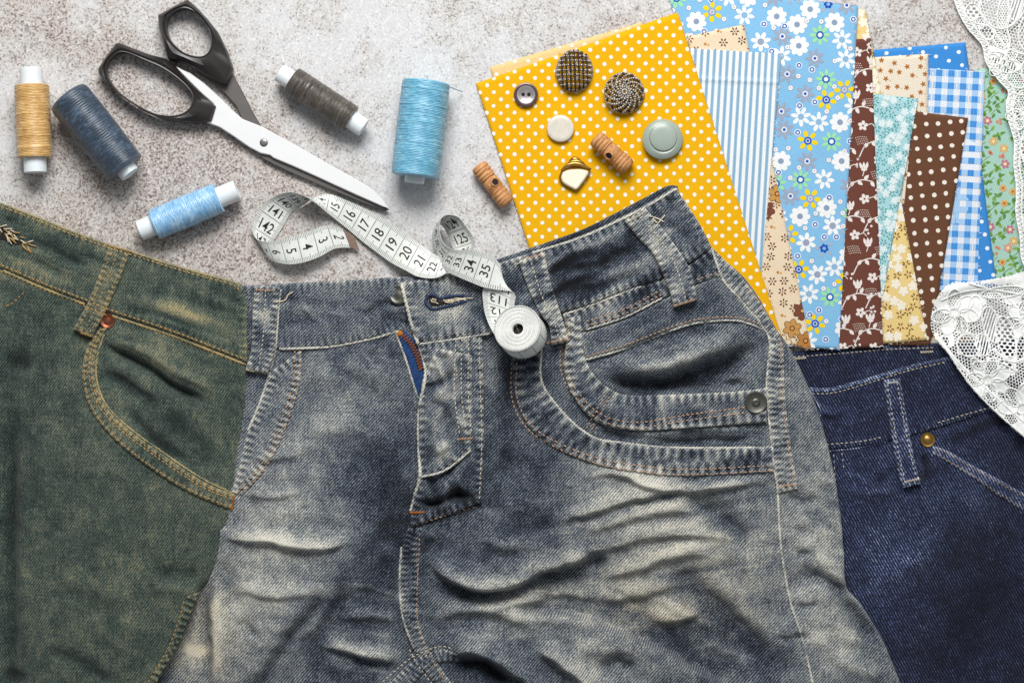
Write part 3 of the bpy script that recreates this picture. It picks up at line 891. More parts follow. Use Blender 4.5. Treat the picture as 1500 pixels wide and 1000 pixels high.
def calico(W, H, rng):
    for q, (x, y) in enumerate(scatter(W, H, 15, rng)):
        rt = rng.uniform(0, 6)
        if q % 4 == 3:
            yield ell(x, y, 2.2, 2.2), '#c88b46', 1; yield ell(x+4, y+2, 1.6, 1.6), '#d9a35e', 1
        else:
            for k in range(6):
                a = rt+k*PI/3; yield leaf(x+math.cos(a)*2.2, y+math.sin(a)*2.2, 4.8, 2.3, a), '#6b4433' if q % 3 else '#93623f', 1
            yield ell(x, y, 1.1, 1.1), '#6b4433', 2
    # broad floral border
    for k, (fx, fy) in enumerate([(0.12, 0.985), (0.3, 0.93), (0.5, 0.965), (0.72, 0.925), (0.9, 0.97), (0.95, 0.88), (0.4, 1.02), (0.62, 1.03), (0.85, 1.04), (0.2, 1.05), (0.75, 0.44), (0.95, 0.52), (0.88, 0.33), (0.7, 0.56)]):
        x, y = fx*W, fy*H; cc = ['#b98043', '#7d4a38', '#e6d2b0', '#c99654'][k % 4]
        for p in petals(x, y, 6, 8, 6.5, 5, k): yield p, '#6b4433', 3
        for p in petals(x, y, 6, 8, 5.6, 4.2, k): yield p, cc, 4
        yield ell(x, y, 4, 4), '#5f3526', 5; yield ell(x, y, 2.4, 2.4), '#d9a35e', 6
def green_floral(W, H, rng):
    for q, (x, y) in enumerate(scatter(W, H, 12.5, rng)):
        rt = rng.uniform(0, 6)
        if q % 7 == 0:
            cc = rng.choice(['#d79a92', '#c27590', '#dcb078', '#deb272'])
            for p in petals(x, y, 6, 4.4, 2.7, 2.1, rt): yield p, cc, 2
            yield ell(x, y, 2.6, 2.6), '#f0d9a0', 3
        elif q % 7 == 1:
            for p in petals(x, y, 5, 3.0, 2.7, 2.4, rt): yield p, '#dfae68', 2
            yield ell(x, y, 1.6, 1.6), '#b8603a', 3
        elif q % 5 == 2:
            for k in range(3): yield ell(x+rng.uniform(-5, 5), y+rng.uniform(-5, 5), 2.4, 2.4), '#d58a72', 2
        else:
            st = spline([(x-6, y+5), (x, y), (x+7, y-4)], 3)
            for p in stroke(st, 1.0): yield p, '#7aa04a', 1
            for k in range(4): yield leaf(x+rng.uniform(-5, 5), y+rng.uniform(-5, 5), 9, 4.2, rt+k*1.5), rng.choice(['#6f9c3c', '#86b04e', '#5d8f55']), 1
def ss(a, b, x): 
    t = np.clip((x-a)/(b-a), 0, 1); return t*t*(3-2*t)

scrap('mint green scrap with small orange and pink flowers, under lace at the right edge', [(1414, 103), (1530, 90), (1530, 425), (1446, 425)], 1.2, '#a9d0c2', green_floral, 21)
scrap('cream scrap with tiny rust flowers peeping out beside the foot of the gingham', [(1350, 300), (1400, 300), (1424, 515), (1355, 512)], 1.6, '#e6dcc8', stars, 22)
scrap('bright blue scrap with white dots behind the gingham', [(1279, 73), (1415, 62), (1461, 420), (1330, 430)], 2.8, '#3f8ed8', dots(20.0, 3.0, '#eef4fa', 0.4), 23)
scrap('blue and white gingham checked scrap', [(1352, 100), (1443, 105), (1432, 425), (1368, 425)], 4.0, '#e9eef6', gingham, 24)
scrap('cream scrap with scattered small rust stars, behind the brown dotted scrap', [(1281, 84), (1360, 79), (1359, 300), (1281, 300)], 5.2, '#e9decb', stars, 25)
scrap('chocolate brown scrap with white polka dots', [(1338, 163), (1418, 173), (1362, 506), (1304, 506)], 6.4, '#6a4632', dots(24.4, 3.4, '#f0e8dc', 0.55, 0.5), 26)
scrap('pale yellow scrap with white flowers and brown twigs, its corner beside the chocolate dots', [(1222, 8), (1267, 15), (1358, 498), (1292, 503)], 7.6, '#ecd08a', small_flowers('#f6eedb', None, '#8a6436', 11.5, 7, 5), 27)
scrap('light aqua scrap with white blossoms and teal sprigs', [(1268, 137), (1344, 145), (1293, 432), (1268, 430)], 8.8, '#a9d4da', small_flowers('#dfeeee', None, '#4f9fa0', 8.6, 5.6, 5), 28)
scrap('narrow dark brown scrap with white vines and tulips', [(1200, 62), (1275, 57), (1293, 508), (1196, 512)], 10.0, '#6f4236', brown_vine, 29)
scrap('large sky blue scrap with white, yellow and grey daisies', [(975, -22), (1256, 9), (1228, 512), (1130, 505)], lambda x, y: 1.5+9.8*ss(985, 1180, x), '#86bfe6', blue_floral, 30)
scrap('cream calico scrap with brown flowers, slanting beside the blue daisy scrap', [(1005, 55), (1089, 37), (1188, 512), (1135, 500)], lambda x, y: 12.6+0*x, '#ead6b8', calico, 31)
scrap('blue and white pinstriped scrap with a pressed crease', [(985, 71), (1143, 80), (1113, 420), (1040, 400)], lambda x, y: 13.9+0*x, '#eef1f3', stripes, 32, crease=[(1000, 116), (1142, 122)])
scrap('faded apricot edge of dotted cloth peeping out above the yellow one', [(717, 98), (940, 32), (965, 100), (737, 165)], lambda x, y: 0.3+0*x, '#edcb8e', dots(19, 3.0, '#f5efe2', 0.2), 33)
scrap('bright yellow scrap with white polka dots under the buttons', [(697, 122), (992, 20), (1150, 512), (800, 440)], lambda x, y: 2.8+13.6*ss(850, 1000, x-0.25*(y-200)), '#edb209', dots(20.2, 2.95, '#f6f2ea', 0.33, 0.5), 34)

# ------------------------------------------------------------------ buttons and toggles
def yz(x, y): return 4.0+13.6*float(ss(850, 1000, np.array([x-0.25*(y-200)]))[0])
M['smoke'] = plain('smoky_grey_button', '#a7a2a2', 0.28, 0.5, 0.6, 0.2, 0.06)
M['smoke_rim'] = plain('brown_grey_rim', '#5b474b', 0.3, 0.2, 0.5)
M['hole'] = plain('dark_hole_shade', '#1b1512', 0.8)  # flat dark colour stands for the shade inside holes and slits
M['pearl'] = plain('white_shell_button', '#d3cdc0', 0.35, 0, 0.5, 0.1, 0.1)
M['sage'] = plain('sage_grey_plastic', '#9aa69c', 0.3, 0, 0.5, 0.05, 0.05)
M['cream_enamel'] = plain('cream_enamel', '#f3ead3', 0.3, 0, 0.5, 0.05, 0.05)
M['gold'] = plain('aged_gold', '#b08a45', 0.32, 0.85, 0.5, 0.25, 0.2)
M['bead'] = plain('pewter_bead', '#b5ada4', 0.35, 0.6, 0.5, 0.35, 0.5)
M['bead_dark'] = plain('dark_bronze_bead', '#3d2f27', 0.4, 0.5, 0.5, 0.3, 0.5)
def wood():
    t = NT('turned_wood'); co = t.co(scale=(0.35, 0.05, 0.3), rot=0.7)
    n = t.noise(co, 1.0, 4, 0.6); n2 = t.noise(t.co(), 0.5, 2, 0.6)
    c = t.ramp(t.math('ADD', n, t.math('MULTIPLY', t.math('SUBTRACT', n2, 0.5), 0.4)), [(0.25, lin('#93592f')), (0.5, lin('#c18a58')), (0.78, lin('#dcae7c'))])
    t.bump(n2, 0.2, 0.6); return t.done(c, 0.55, 0, 0.3)
M['wood'] = wood()
BG = 'buttons laid out on the yellow cloth'
def button(name, label, x, y): return thing(name, label, 'button' if 'toggle' not in name else 'toggle button', x, y, yz(x, y), BG, zn=12)

b = button('sewing_button', 'small smoky metal grey button with two holes, upper left on the yellow cloth', 770.5, 138.5)
z0 = yz(770, 138)
lathe('rim', (770.5, 138.5, z0), (0, 0, 1), [(0, 13), (1, 16), (3, 18), (5.2, 17.4), (5.8, 15.5), (4.6, 13.6), (4.2, 12.5)], M['smoke_rim'], b, 12, 40, cap=False)
lathe('face', (770.5, 138.5, z0), (0, 0, 1), [(3, 13.6), (5.1, 13.4), (5.0, 12), (3.9, 9), (3.3, 6), (3.2, 3), (3.15, 0.4)], M['smoke'], b, 12, 40)
for dx in (-4.2, 4.2): lathe('hole', (770.5+dx, 138, z0+3.2), (0, 0, 1), [(0, 2.7), (0.7, 2.7), (0.75, 0.5)], M['hole'], b, 12, 14)
b = button('sewing_button', 'flat round white shell button', 821, 188)
z0 = yz(821, 188)
lathe('disc', (821, 188, z0), (0, 0, 1), [(0, 17), (1, 19), (4, 20), (6.4, 19.4), (7.4, 17.8), (7.6, 14), (7.2, 8), (7.4, 0.5)], M['pearl'], b, 12, 44)
b = button('sewing_button', 'large domed sage grey plastic button', 970, 205)
z0 = yz(970, 205)
lathe('base', (970, 205, z0), (0, 0, 1), [(0, 22), (2, 27), (5, 29.5), (8, 29), (10.5, 26), (12, 21.5), (11.4, 20), (11, 19)], M['sage'], b, 12, 56)
lathe('cap', (970.5, 203, z0), (0, 0, 1), [(9.5, 20), (12.4, 20), (13.8, 19.2), (14.6, 17), (15.2, 12), (15.5, 6), (15.6, 0.5)], M['sage'], b, 12, 56)

def ball_template(n=6, m=4):
    V = [(0, 0, 1)]
    for i in range(1, m):
        for j in range(n): a = PI*i/m; q = 2*PI*j/n; V.append((math.sin(a)*math.cos(q), math.sin(a)*math.sin(q), math.cos(a)))
    V.append((0, 0, -1)); F = []
    for j in range(n): F.append((0, 1+j, 1+(j+1) % n))
    for i in range(m-2):
        for j in range(n): F.append((1+i*n+j, 1+(i+1)*n+j, 1+(i+1)*n+(j+1) % n, 1+i*n+(j+1) % n))
    l = len(V)-1
    for j in range(n): F.append((l, 1+(m-2)*n+(j+1) % n, 1+(m-2)*n+j))
    return np.array(V), F
BT, BF = ball_template()
def beads(name, pts, rad, mat, root, zn):
    VV, FF = [], []
    for k, p in enumerate(pts):
        r = rad*(0.8+0.4*R.random()); VV.append(BT*r+np.asarray(p)); o = k*len(BT); FF += [tuple(o+i for i in f) for f in BF]
    return mesh_obj(name, np.vstack(VV), FF, mat, root, zn, kind='stuff')
def dome_z(u, v): return max(0.0, 1-(u*u+v*v))**0.5
b = button('sewing_button', 'openwork domed button of beaded wires woven in a square grid', 841.5, 104)
cx, cy, rx, ry = 841.5, 104, 26.5, 30.5; z0 = yz(cx, cy)
A, Bd, wires = [], [], []
for k in range(-4, 5):
    for o in ((0, 1) if abs(k) < 4 else (0,)):
        line = []
        for t in np.linspace(-1, 1, 40):
            f = k/4.4; u, v = (f, t) if o else (t, f+0.10*t)
            if u*u+v*v > 0.97: continue
            p = (cx+u*rx+v*1.5, cy+v*ry-u*3, z0+2+19*dome_z(u, v)+(1.0 if o else 0)); line.append(p)
        if len(line) > 3:
            q = resample(line, 3.3); (A if o == 0 else Bd).extend(list(q)); wires.append(line)
for rr in (0.99, 0.90):
    ring = [(cx+rx*rr*math.cos(a), cy+ry*rr*math.sin(a), z0+2+(0 if rr > 0.95 else 5)) for a in np.linspace(0, 2*PI, 60)]
    A.extend(list(resample(ring, 3.2)))
beads('light_beads', A, 2.0, M['bead'], b, 12); beads('dark_beads', Bd, 1.9, M['bead_dark'], b, 12); tubes('wire_grid', wires, 0.9, M['bead_dark'], b, 12)
b = button('sewing_button', 'openwork domed button of tangled pewter beads', 914, 137)
cx, cy, rx, ry = 914, 137, 28.5, 29.5; z0 = yz(cx, cy); A, Bd, wires = [], [], []
for k in range(13):
    a0 = k*2*PI/13
    for sgn in (1, -1):
        line = []
        for t in np.linspace(0.12, 0.99, 30):
            a = a0+sgn*t*1.7; line.append((cx+rx*t*math.cos(a), cy+ry*t*math.sin(a), z0+2+18*dome_z(t, 0)+(0.8 if sgn > 0 else 0)))
        (A if sgn > 0 else Bd).extend(list(resample(line, 3.6))); wires.append(line)
for rr in (0.985, 0.6, 0.3, 0.1):
    A.extend(list(resample([(cx+rx*rr*math.cos(a), cy+ry*rr*math.sin(a), z0+2+18*dome_z(rr, 0)) for a in np.linspace(0, 2*PI, 50)], 3.5)))
beads('light_beads', A, 2.0, M['bead'], b, 12); beads('dark_beads', Bd, 2.0, M['bead_dark'], b, 12); tubes('wire_grid', wires, 0.8, M['bead_dark'], b, 12)
# gold and cream button
b = button('sewing_button', 'cream and gold button shaped like a small scoop', 842, 255); z0 = yz(842, 255)
rim = spline([(822, 250), (831, 246), (842, 245), (853, 245), (865, 249), (861, 259), (853, 270), (845, 279), (836, 276), (823, 268), (819, 259), (822, 250)], 4)[:-1]
slab('gold_setting', rim, z0, z0+8, M['gold'], b, 12, bev=2.5)
cc = rim.mean(0); face = cc+(rim-cc)*0.87+np.array([0, 1.2])
slab('enamel_face', face, z0+6, z0+9.6, M['cream_enamel'], b, 12, bev=2.0)
for k, pts in enumerate(([(822, 250), (832, 242), (846, 240), (866, 248)], [(830, 244), (838, 237), (849, 237), (858, 243)], [(834, 238), (840, 233), (847, 234), (851, 238)])):
    P = resample(spline(pts, 6), 1.5); m = len(P)
    V, F = tube_geo(np.c_[P, np.full(m, z0+7.0-k)], 3.0*np.sin(np.linspace(0.25, PI-0.25, m))+0.5, 8)
    mesh_obj('gold_swirl', V, F, M['gold'], b, 12)
# wooden toggles
def toggle(label, a, b_, rad, z0, hole, notch):
    a = np.array(a, float); b_ = np.array(b_, float); mid = (a+b_)/2; ax = b_-a; L = np.linalg.norm(ax); ax /= L
    r = thing('toggle_button', label, 'toggle button', mid[0], mid[1], z0, 'turned wooden toggles', zn=12)
    pr = [(0, rad*0.45), (0.6, rad*0.72), (2.2, rad*0.86)]
    def groove(x, d=1.5): return [(x-1.7, rad*0.98), (x-0.6, rad-d), (x+0.6, rad-d), (x+1.7, rad*0.98)]
    for f in (0.13, 0.22, 0.31): pr += groove(L*f)
    pr += groove(L*0.355, 2.4)[1:3]+[(L*0.38, rad*0.9), (L*0.5, rad*0.93), (L*0.62, rad*0.9)]+groove(L*0.645, 2.4)[1:3]
    for f in (0.69, 0.78, 0.87): pr += groove(L*f)
    pr += [(L-2.2, rad*0.86), (L-0.6, rad*0.72), (L, rad*0.45)]
    lathe('toggle_body', np.r_[a, z0+rad], np.r_[ax, 0], pr, M['wood'], r, 12, 26, sharp=50)
    n = np.array([-ax[1], ax[0]])
    for h in hole:
        d = np.r_[n*h, math.sqrt(1-h*h)]; c = np.r_[mid, z0+rad]+d*(rad*0.86)
        lathe('cord_hole', c, d, [(0, 7.0), (rad*0.13, 6.6), (rad*0.18, 5.2), (rad*0.05, 4.6), (rad*0.02, 4.4)], M['wood'], r, 12, 18, cap=False)
        lathe('hole_shadow', c-d*0.4, d, [(0, 5.0), (rad*0.02+1.2, 4.6), (rad*0.02+1.25, 0.4)], M['hole'], r, 12, 16)
toggle('wooden toggle lying on the yellow cloth with its dark cord hole showing', (871, 202), (921, 247), 14.0, yz(896, 225), [0.55], 0)
toggle('wooden toggle lying on the bare board at the left edge of the yellow cloth', (700, 242), (744, 299), 13.5, 0.6, [-0.35], 0)
# ------------------------------------------------------------------ tape measure
def hermite(keys, u):
    k = np.asarray(keys, float); t = k[:, 0]; v = k[:, 1:]
    m = np.gradient(v, t, axis=0); u = np.clip(u, t[0], t[-1])
    i = np.clip(np.searchsorted(t, u, 'right')-1, 0, len(t)-2); h = (t[i+1]-t[i])[:, None]; s = ((u-t[i])[:, None])/h
    return (2*s**3-3*s**2+1)*v[i]+(s**3-2*s**2+s)*h*m[i]+(-2*s**3+3*s**2)*v[i+1]+(s**3-s**2)*h*m[i+1]
TK = [ # u cm, A edge x y z, B edge x y z
 (1.0, 504, 336, 14, 514, 362, 9), (2, 479, 330, 20, 490, 364, 15), (3, 458, 337, 24, 468, 376, 20), (4, 435, 344.5, 27, 444, 384.5, 23),
 (5, 411, 351.5, 27, 421, 387, 22), (6, 390, 354, 23, 401, 382, 16), (6.7, 377, 351, 17, 389, 374, 9), (7.3, 370, 343, 11, 388, 363, 3), (8, 368, 331, 9, 399, 351, 1),
 (8.5, 371, 320, 9, 406, 341, 2), (9, 379, 306, 11, 413, 330, 2), (10, 395, 291, 16, 424, 311, 2), (11, 416, 283, 26, 435, 304, 2), (12.1, 437, 284, 38, 447, 296, 3),
 (12.8, 453, 291, 42, 456, 290, 4), (13.3, 464, 299, 36, 466, 285, 6), (14, 477, 310, 18, 482, 284, 8), (15, 492, 322, 8, 507, 293, 10), (16, 512, 338, 6, 532, 304, 10), (17, 531, 354, 7, 554, 316, 12), (18, 551, 369, 9, 575, 329, 14),
 (19, 572, 384, 14, 595, 343, 16), (20, 594, 396, 27, 615, 357, 20), (21, 614, 406, 38, 634, 371, 26), (22, 638, 408, 46, 648, 377, 33), (23, 655, 400, 46, 668, 377, 36), (24, 666, 384, 38, 689, 370, 38), (25, 664, 365, 24, 696, 355, 45),
 (26, 655, 343, 14, 684, 334, 48), (26.6, 649, 332, 10, 671, 319, 51), (27.1, 643, 328, 8, 656, 316, 52), (27.6, 638, 330, 8, 647, 322, 52), (28.2, 634, 338, 9, 645, 334, 52), (29, 633, 350, 10, 646, 347, 52), (30, 637, 369, 14, 651, 358, 53),
 (31, 646, 388, 26, 661, 366, 54), (32, 657, 399, 38, 672, 368, 54), (33, 671, 406, 43, 686, 368, 53), (34, 692, 415, 44, 708, 372, 50), (35, 715, 423, 44, 727, 381, 47), (35.6, 736, 426, 45, 734, 394, 43), (36.1, 750, 428, 45.5, 732, 408, 40),
 (36.6, 755, 434, 43, 716, 415, 37.5), (37.2, 754, 443, 40, 708, 424, 36), (38, 752, 456, 37, 708, 442, 35), (39, 752, 466, 35.5, 712, 464, 36), (40, 754, 480, 35, 722, 486, 41), (41, 757, 494, 35, 737, 505, 50), (41.7, 760, 508, 35, 753, 515, 60)]
TK = [(k[0], k[1], k[2], k[3]+lift_, k[4], k[5], k[6]+lift_) for k in TK for lift_ in [12.0*min(1.0, max(0.0, (k[0]-29.0)/3.0))]]
def ribbon(u, v):
    u = np.asarray(u, float); v = np.asarray(v, float)
    K = np.asarray(TK, float); A = hermite(K[:, [0, 1, 2, 3]], u); B = hermite(K[:, [0, 4, 5, 6]], u)
    return A*(1-v)[:, None]+B*v[:, None]
def tape_mat():
    t = NT('printed_tape_vinyl')
    uv = t.n('ShaderNodeUVMap'); sx = t.n('ShaderNodeSeparateXYZ'); t.t.links.new(uv.outputs[0], sx.inputs[0])
    u, v = sx.outputs[0], sx.outputs[1]
    def near(x, halfw):
        f = t.math('SUBTRACT', x, t.math('ROUND', x)); return t.math('LESS_THAN', t.math('ABSOLUTE', f), halfw)
    e = t.math('MINIMUM', v, t.math('SUBTRACT', 1.0, v))
    mm = t.math('MULTIPLY', near(t.math('MULTIPLY', u, 10.0), 0.19), t.math('LESS_THAN', e, 0.16))
    hm = t.math('MULTIPLY', near(t.math('MULTIPLY', u, 2.0), 0.045), t.math('LESS_THAN', e, 0.25))
    cm = t.math('MULTIPLY', near(u, 0.026), t.math('GREATER_THAN', e, 0.0))
    ink = t.math('MAXIMUM', t.math('MAXIMUM', mm, hm), cm)
    n = t.noise(t.co(), 0.08, 3, 0.6)
    c = t.mix(t.math('MULTIPLY', ink, 0.7), t.ramp(n, [(0.3, lin('#d9ded8')), (0.7, lin('#eceeea'))]), lin('#20211f'))
    return t.done(c, 0.42, 0, 0.4)
M['tape'] = tape_mat()
M['tape_ink'] = plain('black_tape_ink', '#262624', 0.5)
M['tape_edge'] = plain('rolled_tape_edge', '#efefec', 0.5, 0, 0.4, 0.06, 0.2)
M['ferrule'] = plain('tin_end_tab', '#a98f80', 0.4, 0.5, 0.5, 0.1, 0.2)
def numeral(txt):
    c = bpy.data.curves.new('numeral', 'FONT'); c.body = txt; c.align_x = 'CENTER'; c.align_y = 'CENTER'; c.size = 1.0; c.offset = 0.006; c.resolution_u = 3
    o = bpy.data.objects.new('numeral', c); COL.objects.link(o)
    dg = bpy.context.evaluated_depsgraph_get(); me = bpy.data.meshes.new_from_object(o.evaluated_get(dg))
    V = np.array([tuple(q.co) for q in me.vertices]); F = [tuple(p.vertices) for p in me.polygons]
    bpy.data.objects.remove(o); bpy.data.curves.remove(c); bpy.data.meshes.remove(me)
    V[:, 1] -= 0.5*(V[:, 1].max()+V[:, 1].min()); V[:, 0] -= 0.5*(V[:, 0].max()+V[:, 0].min())
    return V, F
def make_tape():
    r = thing('tape_measure', 'white tailor tape measure curling across the board to a rolled end on the grey jeans', 'tape measure', 600, 400, 0, zn=20)
    ZN = 22
    U = np.arange(1.0, 41.71, 0.1); NV = 8
    uu, vv = np.meshgrid(U, np.linspace(0, 1, NV+1), indexing='ij'); P = ribbon(uu.ravel(), vv.ravel())
    n = len(U); w = NV+1
    # slight thickness: two skins
    G = P.reshape(n, w, 3); du = np.gradient(G, axis=0); dv = np.gradient(G, axis=1); N = np.cross(du, dv); N /= np.linalg.norm(N, axis=2)[..., None]+1e-9
    up = G+N*0.35; dn = G-N*0.35
    V = np.vstack([up.reshape(-1, 3), dn.reshape(-1, 3)]); F = []; o = n*w
    for i in range(n-1):
        for j in range(NV):
            a = i*w+j; F.append((a, a+1, a+w+1, a+w)); F.append((o+a, o+a+w, o+a+w+1, o+a+1))
        a = i*w; F.append((a, a+w, o+a+w, o+a)); a = i*w+NV; F.append((a, o+a, o+a+w, a+w))
    uv = np.stack([uu.ravel(), vv.ravel()], 1)
    mesh_obj('tape_band', V, F, M['tape'], r, ZN, uv=np.vstack([uv, uv]), sharp=40)
    # numerals on both faces
    VV, FF, b = [], [], 0
    def put(k, u0, front):
        nonlocal b
        T, TF = numeral(str(k)); wd = T[:, 0].max()-T[:, 0].min(); s = 0.86 if len(str(k)) < 3 else 0.86
        v = 0.5+T[:, 0]*0.42; u = u0+(-T[:, 1] if front else T[:, 1])*0.86
        e = 1e-2; p = ribbon(u, v); pu = ribbon(u+e, v)-p; pv = ribbon(u, v+e)-p; N = np.cross(pu, pv); N /= np.linalg.norm(N, axis=1)[:, None]+1e-12
        # front faces of the band look up where A lies right of the walking direction
        sg = FS if front else -FS
        VV.append(p+N*sg*0.62); FF.extend([tuple(b+i for i in f) for f in TF]); b += len(T)
    q = ribbon(np.array([4.0, 4.01, 4.0]), np.array([0.5, 0.5, 0.51])); nrm = np.cross(q[1]-q[0], q[2]-q[0]); FS = 1.0 if nrm[2] > 0 else -1.0
    for k in range(2, 42):
        if k != 36: put(k, k-0.48, True)
        put(150-k, k+0.48 if k < 41 else 41.0, False)
    mesh_obj('printed_numerals', np.vstack(VV), FF, M['tape_ink'], r, ZN, smooth=False, kind='stuff')
    # tin tab on the free end
    U = np.linspace(0.75, 1.42, 5); pts = []
    e = ribbon(np.array([1.01, 1.01]), np.array([0.0, 1.0])); d = np.array([8.5, 4.0, -1.0])*1.5
    a, c = e[0], e[1]
    top = [a-d*0.15, a+d*1.0+(c-a)*0.12, c+d*1.0-(c-a)*0.06, c-d*0.15]
    VV = [p+np.array([0, 0, 1.0]) for p in top]+[p-np.array([0, 0, 0.9]) for p in top]
    mesh_obj('tin_tab', VV, [(3, 2, 1, 0), (4, 5, 6, 7), (0, 1, 5, 4), (1, 2, 6, 5), (2, 3, 7, 6), (3, 0, 4, 7)], M['ferrule'], r, ZN, smooth=False)
    # rolled end, leaning a little
    base = np.array([767.0, 492.0, 51.0]); tip = np.array([757.5, 481.0, 88.0]); ax = tip-base; H = np.linalg.norm(ax); RR = 34.5
    n = 64; prof = [(0, RR-2), (0.5, RR), (H-0.6, RR), (H, RR-0.5), (H+0.1, RR-1.6)]
    V, F = lathe_geo(base, ax, prof, n, cap=False); th = np.tile(np.arange(n)*2*PI/n, len(prof))
    uv = np.stack([th/(2*PI)*10, np.repeat([0.0, 0.03, 0.97, 0.99, 1.0], n)], 1)
    uv[:, 0] = np.where(th > PI, 10-uv[:, 0], uv[:, 0])
    mesh_obj('outer_turn', V, F, M['tape'], r, ZN, uv=uv, sharp=50)
    prof = []; x = RR-1.2; k = 0; rs = np.random.RandomState(5)
    while x > 9.0:
        d = -0.6-1.6*rs.rand() if k % 4 else -3.6
        prof += [(H-0.2+d*0.4-(RR-x)*0.03, x), (H-0.2+d*0.4-(RR-x)*0.03, x-0.9), (H-2.6+d-(RR-x)*0.03, x-1.15), (H-2.6+d-(RR-x)*0.03, x-1.4)]
        x -= 1.5; k += 1
    rh = x
    V, F = lathe_geo(base, ax, prof, 64, cap=False)
    mesh_obj('coiled_turns', V, F, M['tape_edge'], r, ZN, sharp=35)
    lathe('hollow_core', base+ax*0.25, ax, [(H*0.75-2.2, rh+0.8), (H*0.75-2.6, rh-0.3), (1.0, rh-0.3), (0.6, 0.5)], M['hole'], r, ZN, 32)  # dark lining paints the shade inside the roll of white tape
    # the inner end of the tape crosses the hollow
    a = ax/H; s = np.array([0.35, 0.93, 0]); s -= a*np.dot(s, a); s /= np.linalg.norm(s); q = np.cross(a, s)
    c = tip+a*0.3; VV = []
    for z in (0, -20):
        for ss_, tt in ((-10, -1.4), (-10, 1.4), (10, 1.4), (10, -1.4)): VV.append(c+a*z+s*ss_+q*tt)
    mesh_obj('inner_end', VV, [(0, 1, 2, 3), (7, 6, 5, 4), (0, 4, 5, 1), (1, 5, 6, 2), (2, 6, 7, 3), (3, 7, 4, 0)], M['tape_edge'], r, ZN, smooth=False)
make_tape()

# ------------------------------------------------------------------ lace
def lace_mat():
    t = NT('white_lace_thread')
    n = t.noise(t.co(), 0.3, 3, 0.7)
    c = t.ramp(n, [(0.3, lin('#e2e4e2')), (0.7, lin('#f7f8f5'))]); t.bump(n, 0.5, 0.8)
    return t.done(c, 0.85, 0, 0.15, Sheen_Weight=0.15)
M['lace'] = lace_mat()
def lace_sheet(name, poly, zf, mask, root, zn, res=0.9):
    P = np.asarray(poly, float); lo = np.maximum(P.min(0), (-30, -30)); hi = np.minimum(P.max(0), (1535, 1030))
    nx = int((hi[0]-lo[0])/res)+2; ny = int((hi[1]-lo[1])/res)+2
    gx, gy = np.meshgrid(lo[0]+np.arange(nx)*res, lo[1]+np.arange(ny)*res)
    cx = (gx[:-1, :-1]+res/2).ravel(); cy = (gy[:-1, :-1]+res/2).ravel()
    ins = inside(cx, cy, P); keep = np.zeros(len(cx), bool); i = np.nonzero(ins)[0]; keep[i] = mask(cx[i], cy[i])
    keep = keep.reshape(ny-1, nx-1); id_ = np.arange(nx*ny).reshape(ny, nx)
    q = np.stack([id_[:-1, :-1], id_[1:, :-1], id_[1:, 1:], id_[:-1, 1:]], -1)[keep]
    used = np.unique(q); mp = -np.ones(nx*ny, int); mp[used] = np.arange(len(used)); q = mp[q]
    x = gx.ravel()[used]; y = gy.ravel()[used]
    return mesh_obj(name, np.c_[x, y, zf(x, y)], q, M['lace'], root, zn, kind='stuff')
def hexhole(x, y, p, r, rot=0.0, sx=1.0):
    c, s = math.cos(rot), math.sin(rot); X = (x*c+y*s)/sx; Y = -x*s+y*c
    d = np.full(len(x), 1e9)
    for ox, oy in ((0, 0), (0.5, 0.866)):
        a = (X/p-ox); b = (Y/(p*1.732)-oy/1.732); a = (a-np.round(a))*p; b = (b-np.round(b))*p*1.732
        d = np.minimum(d, np.hypot(a, b))
    return d < r
def in_ell(x, y, e, grow=0.0):
    cx, cy, rx, ry, rot = e[:5]; c, s = math.cos(rot), math.sin(rot)
    return (((x-cx)*c+(y-cy)*s)/(rx+grow))**2+((-(x-cx)*s+(y-cy)*c)/(ry+grow))**2 < 1
def pattern(x, y, kind):
    if kind == 'net': return ~hexhole(x, y, 5.2, 2.15)
    if kind == 'slit': return ~(((x*0.95+y*0.3)/4.2 % 1.0 < 0.5))
    if kind == 'rows': return ~hexhole(x, y, 6.0, 2.2, 0.1, 1.35)
    if kind == 'fine': return ~hexhole(x, y, 3.8, 1.35)
    return np.ones(len(x), bool)
def lace_mask(motifs, bg, curves):
    def m(x, y):
        keep = bg(x, y)
        for e in motifs:
            o = in_ell(x, y, e, 2.4); keep = np.where(o, True, keep)
            i = in_ell(x, y, e); keep = np.where(i, pattern(x, y, e[5]), keep)
        for c, w in curves:
            D = pl_near(x, y, c)[0]; keep |= D < w
        return keep
    return m
def blossom(x, y, r, n, rot=0.0, sq=1.0):
    out = []
    for k in range(n):
        a = rot+k*2*PI/n; out.append((x+math.cos(a)*r*0.62, y+math.sin(a)*r*0.62*sq, r*0.42, r*0.27, a, 'fine' if k % 2 else 'solid'))
    out.append((x, y, r*0.2, r*0.2, 0, 'solid')); return out
def edge_scallops(pts, step=7.0, r=3.0):
    p = resample(spline(pts, 6), step); return [(a, b, r, r*0.8, 0, 'solid') for a, b in p]
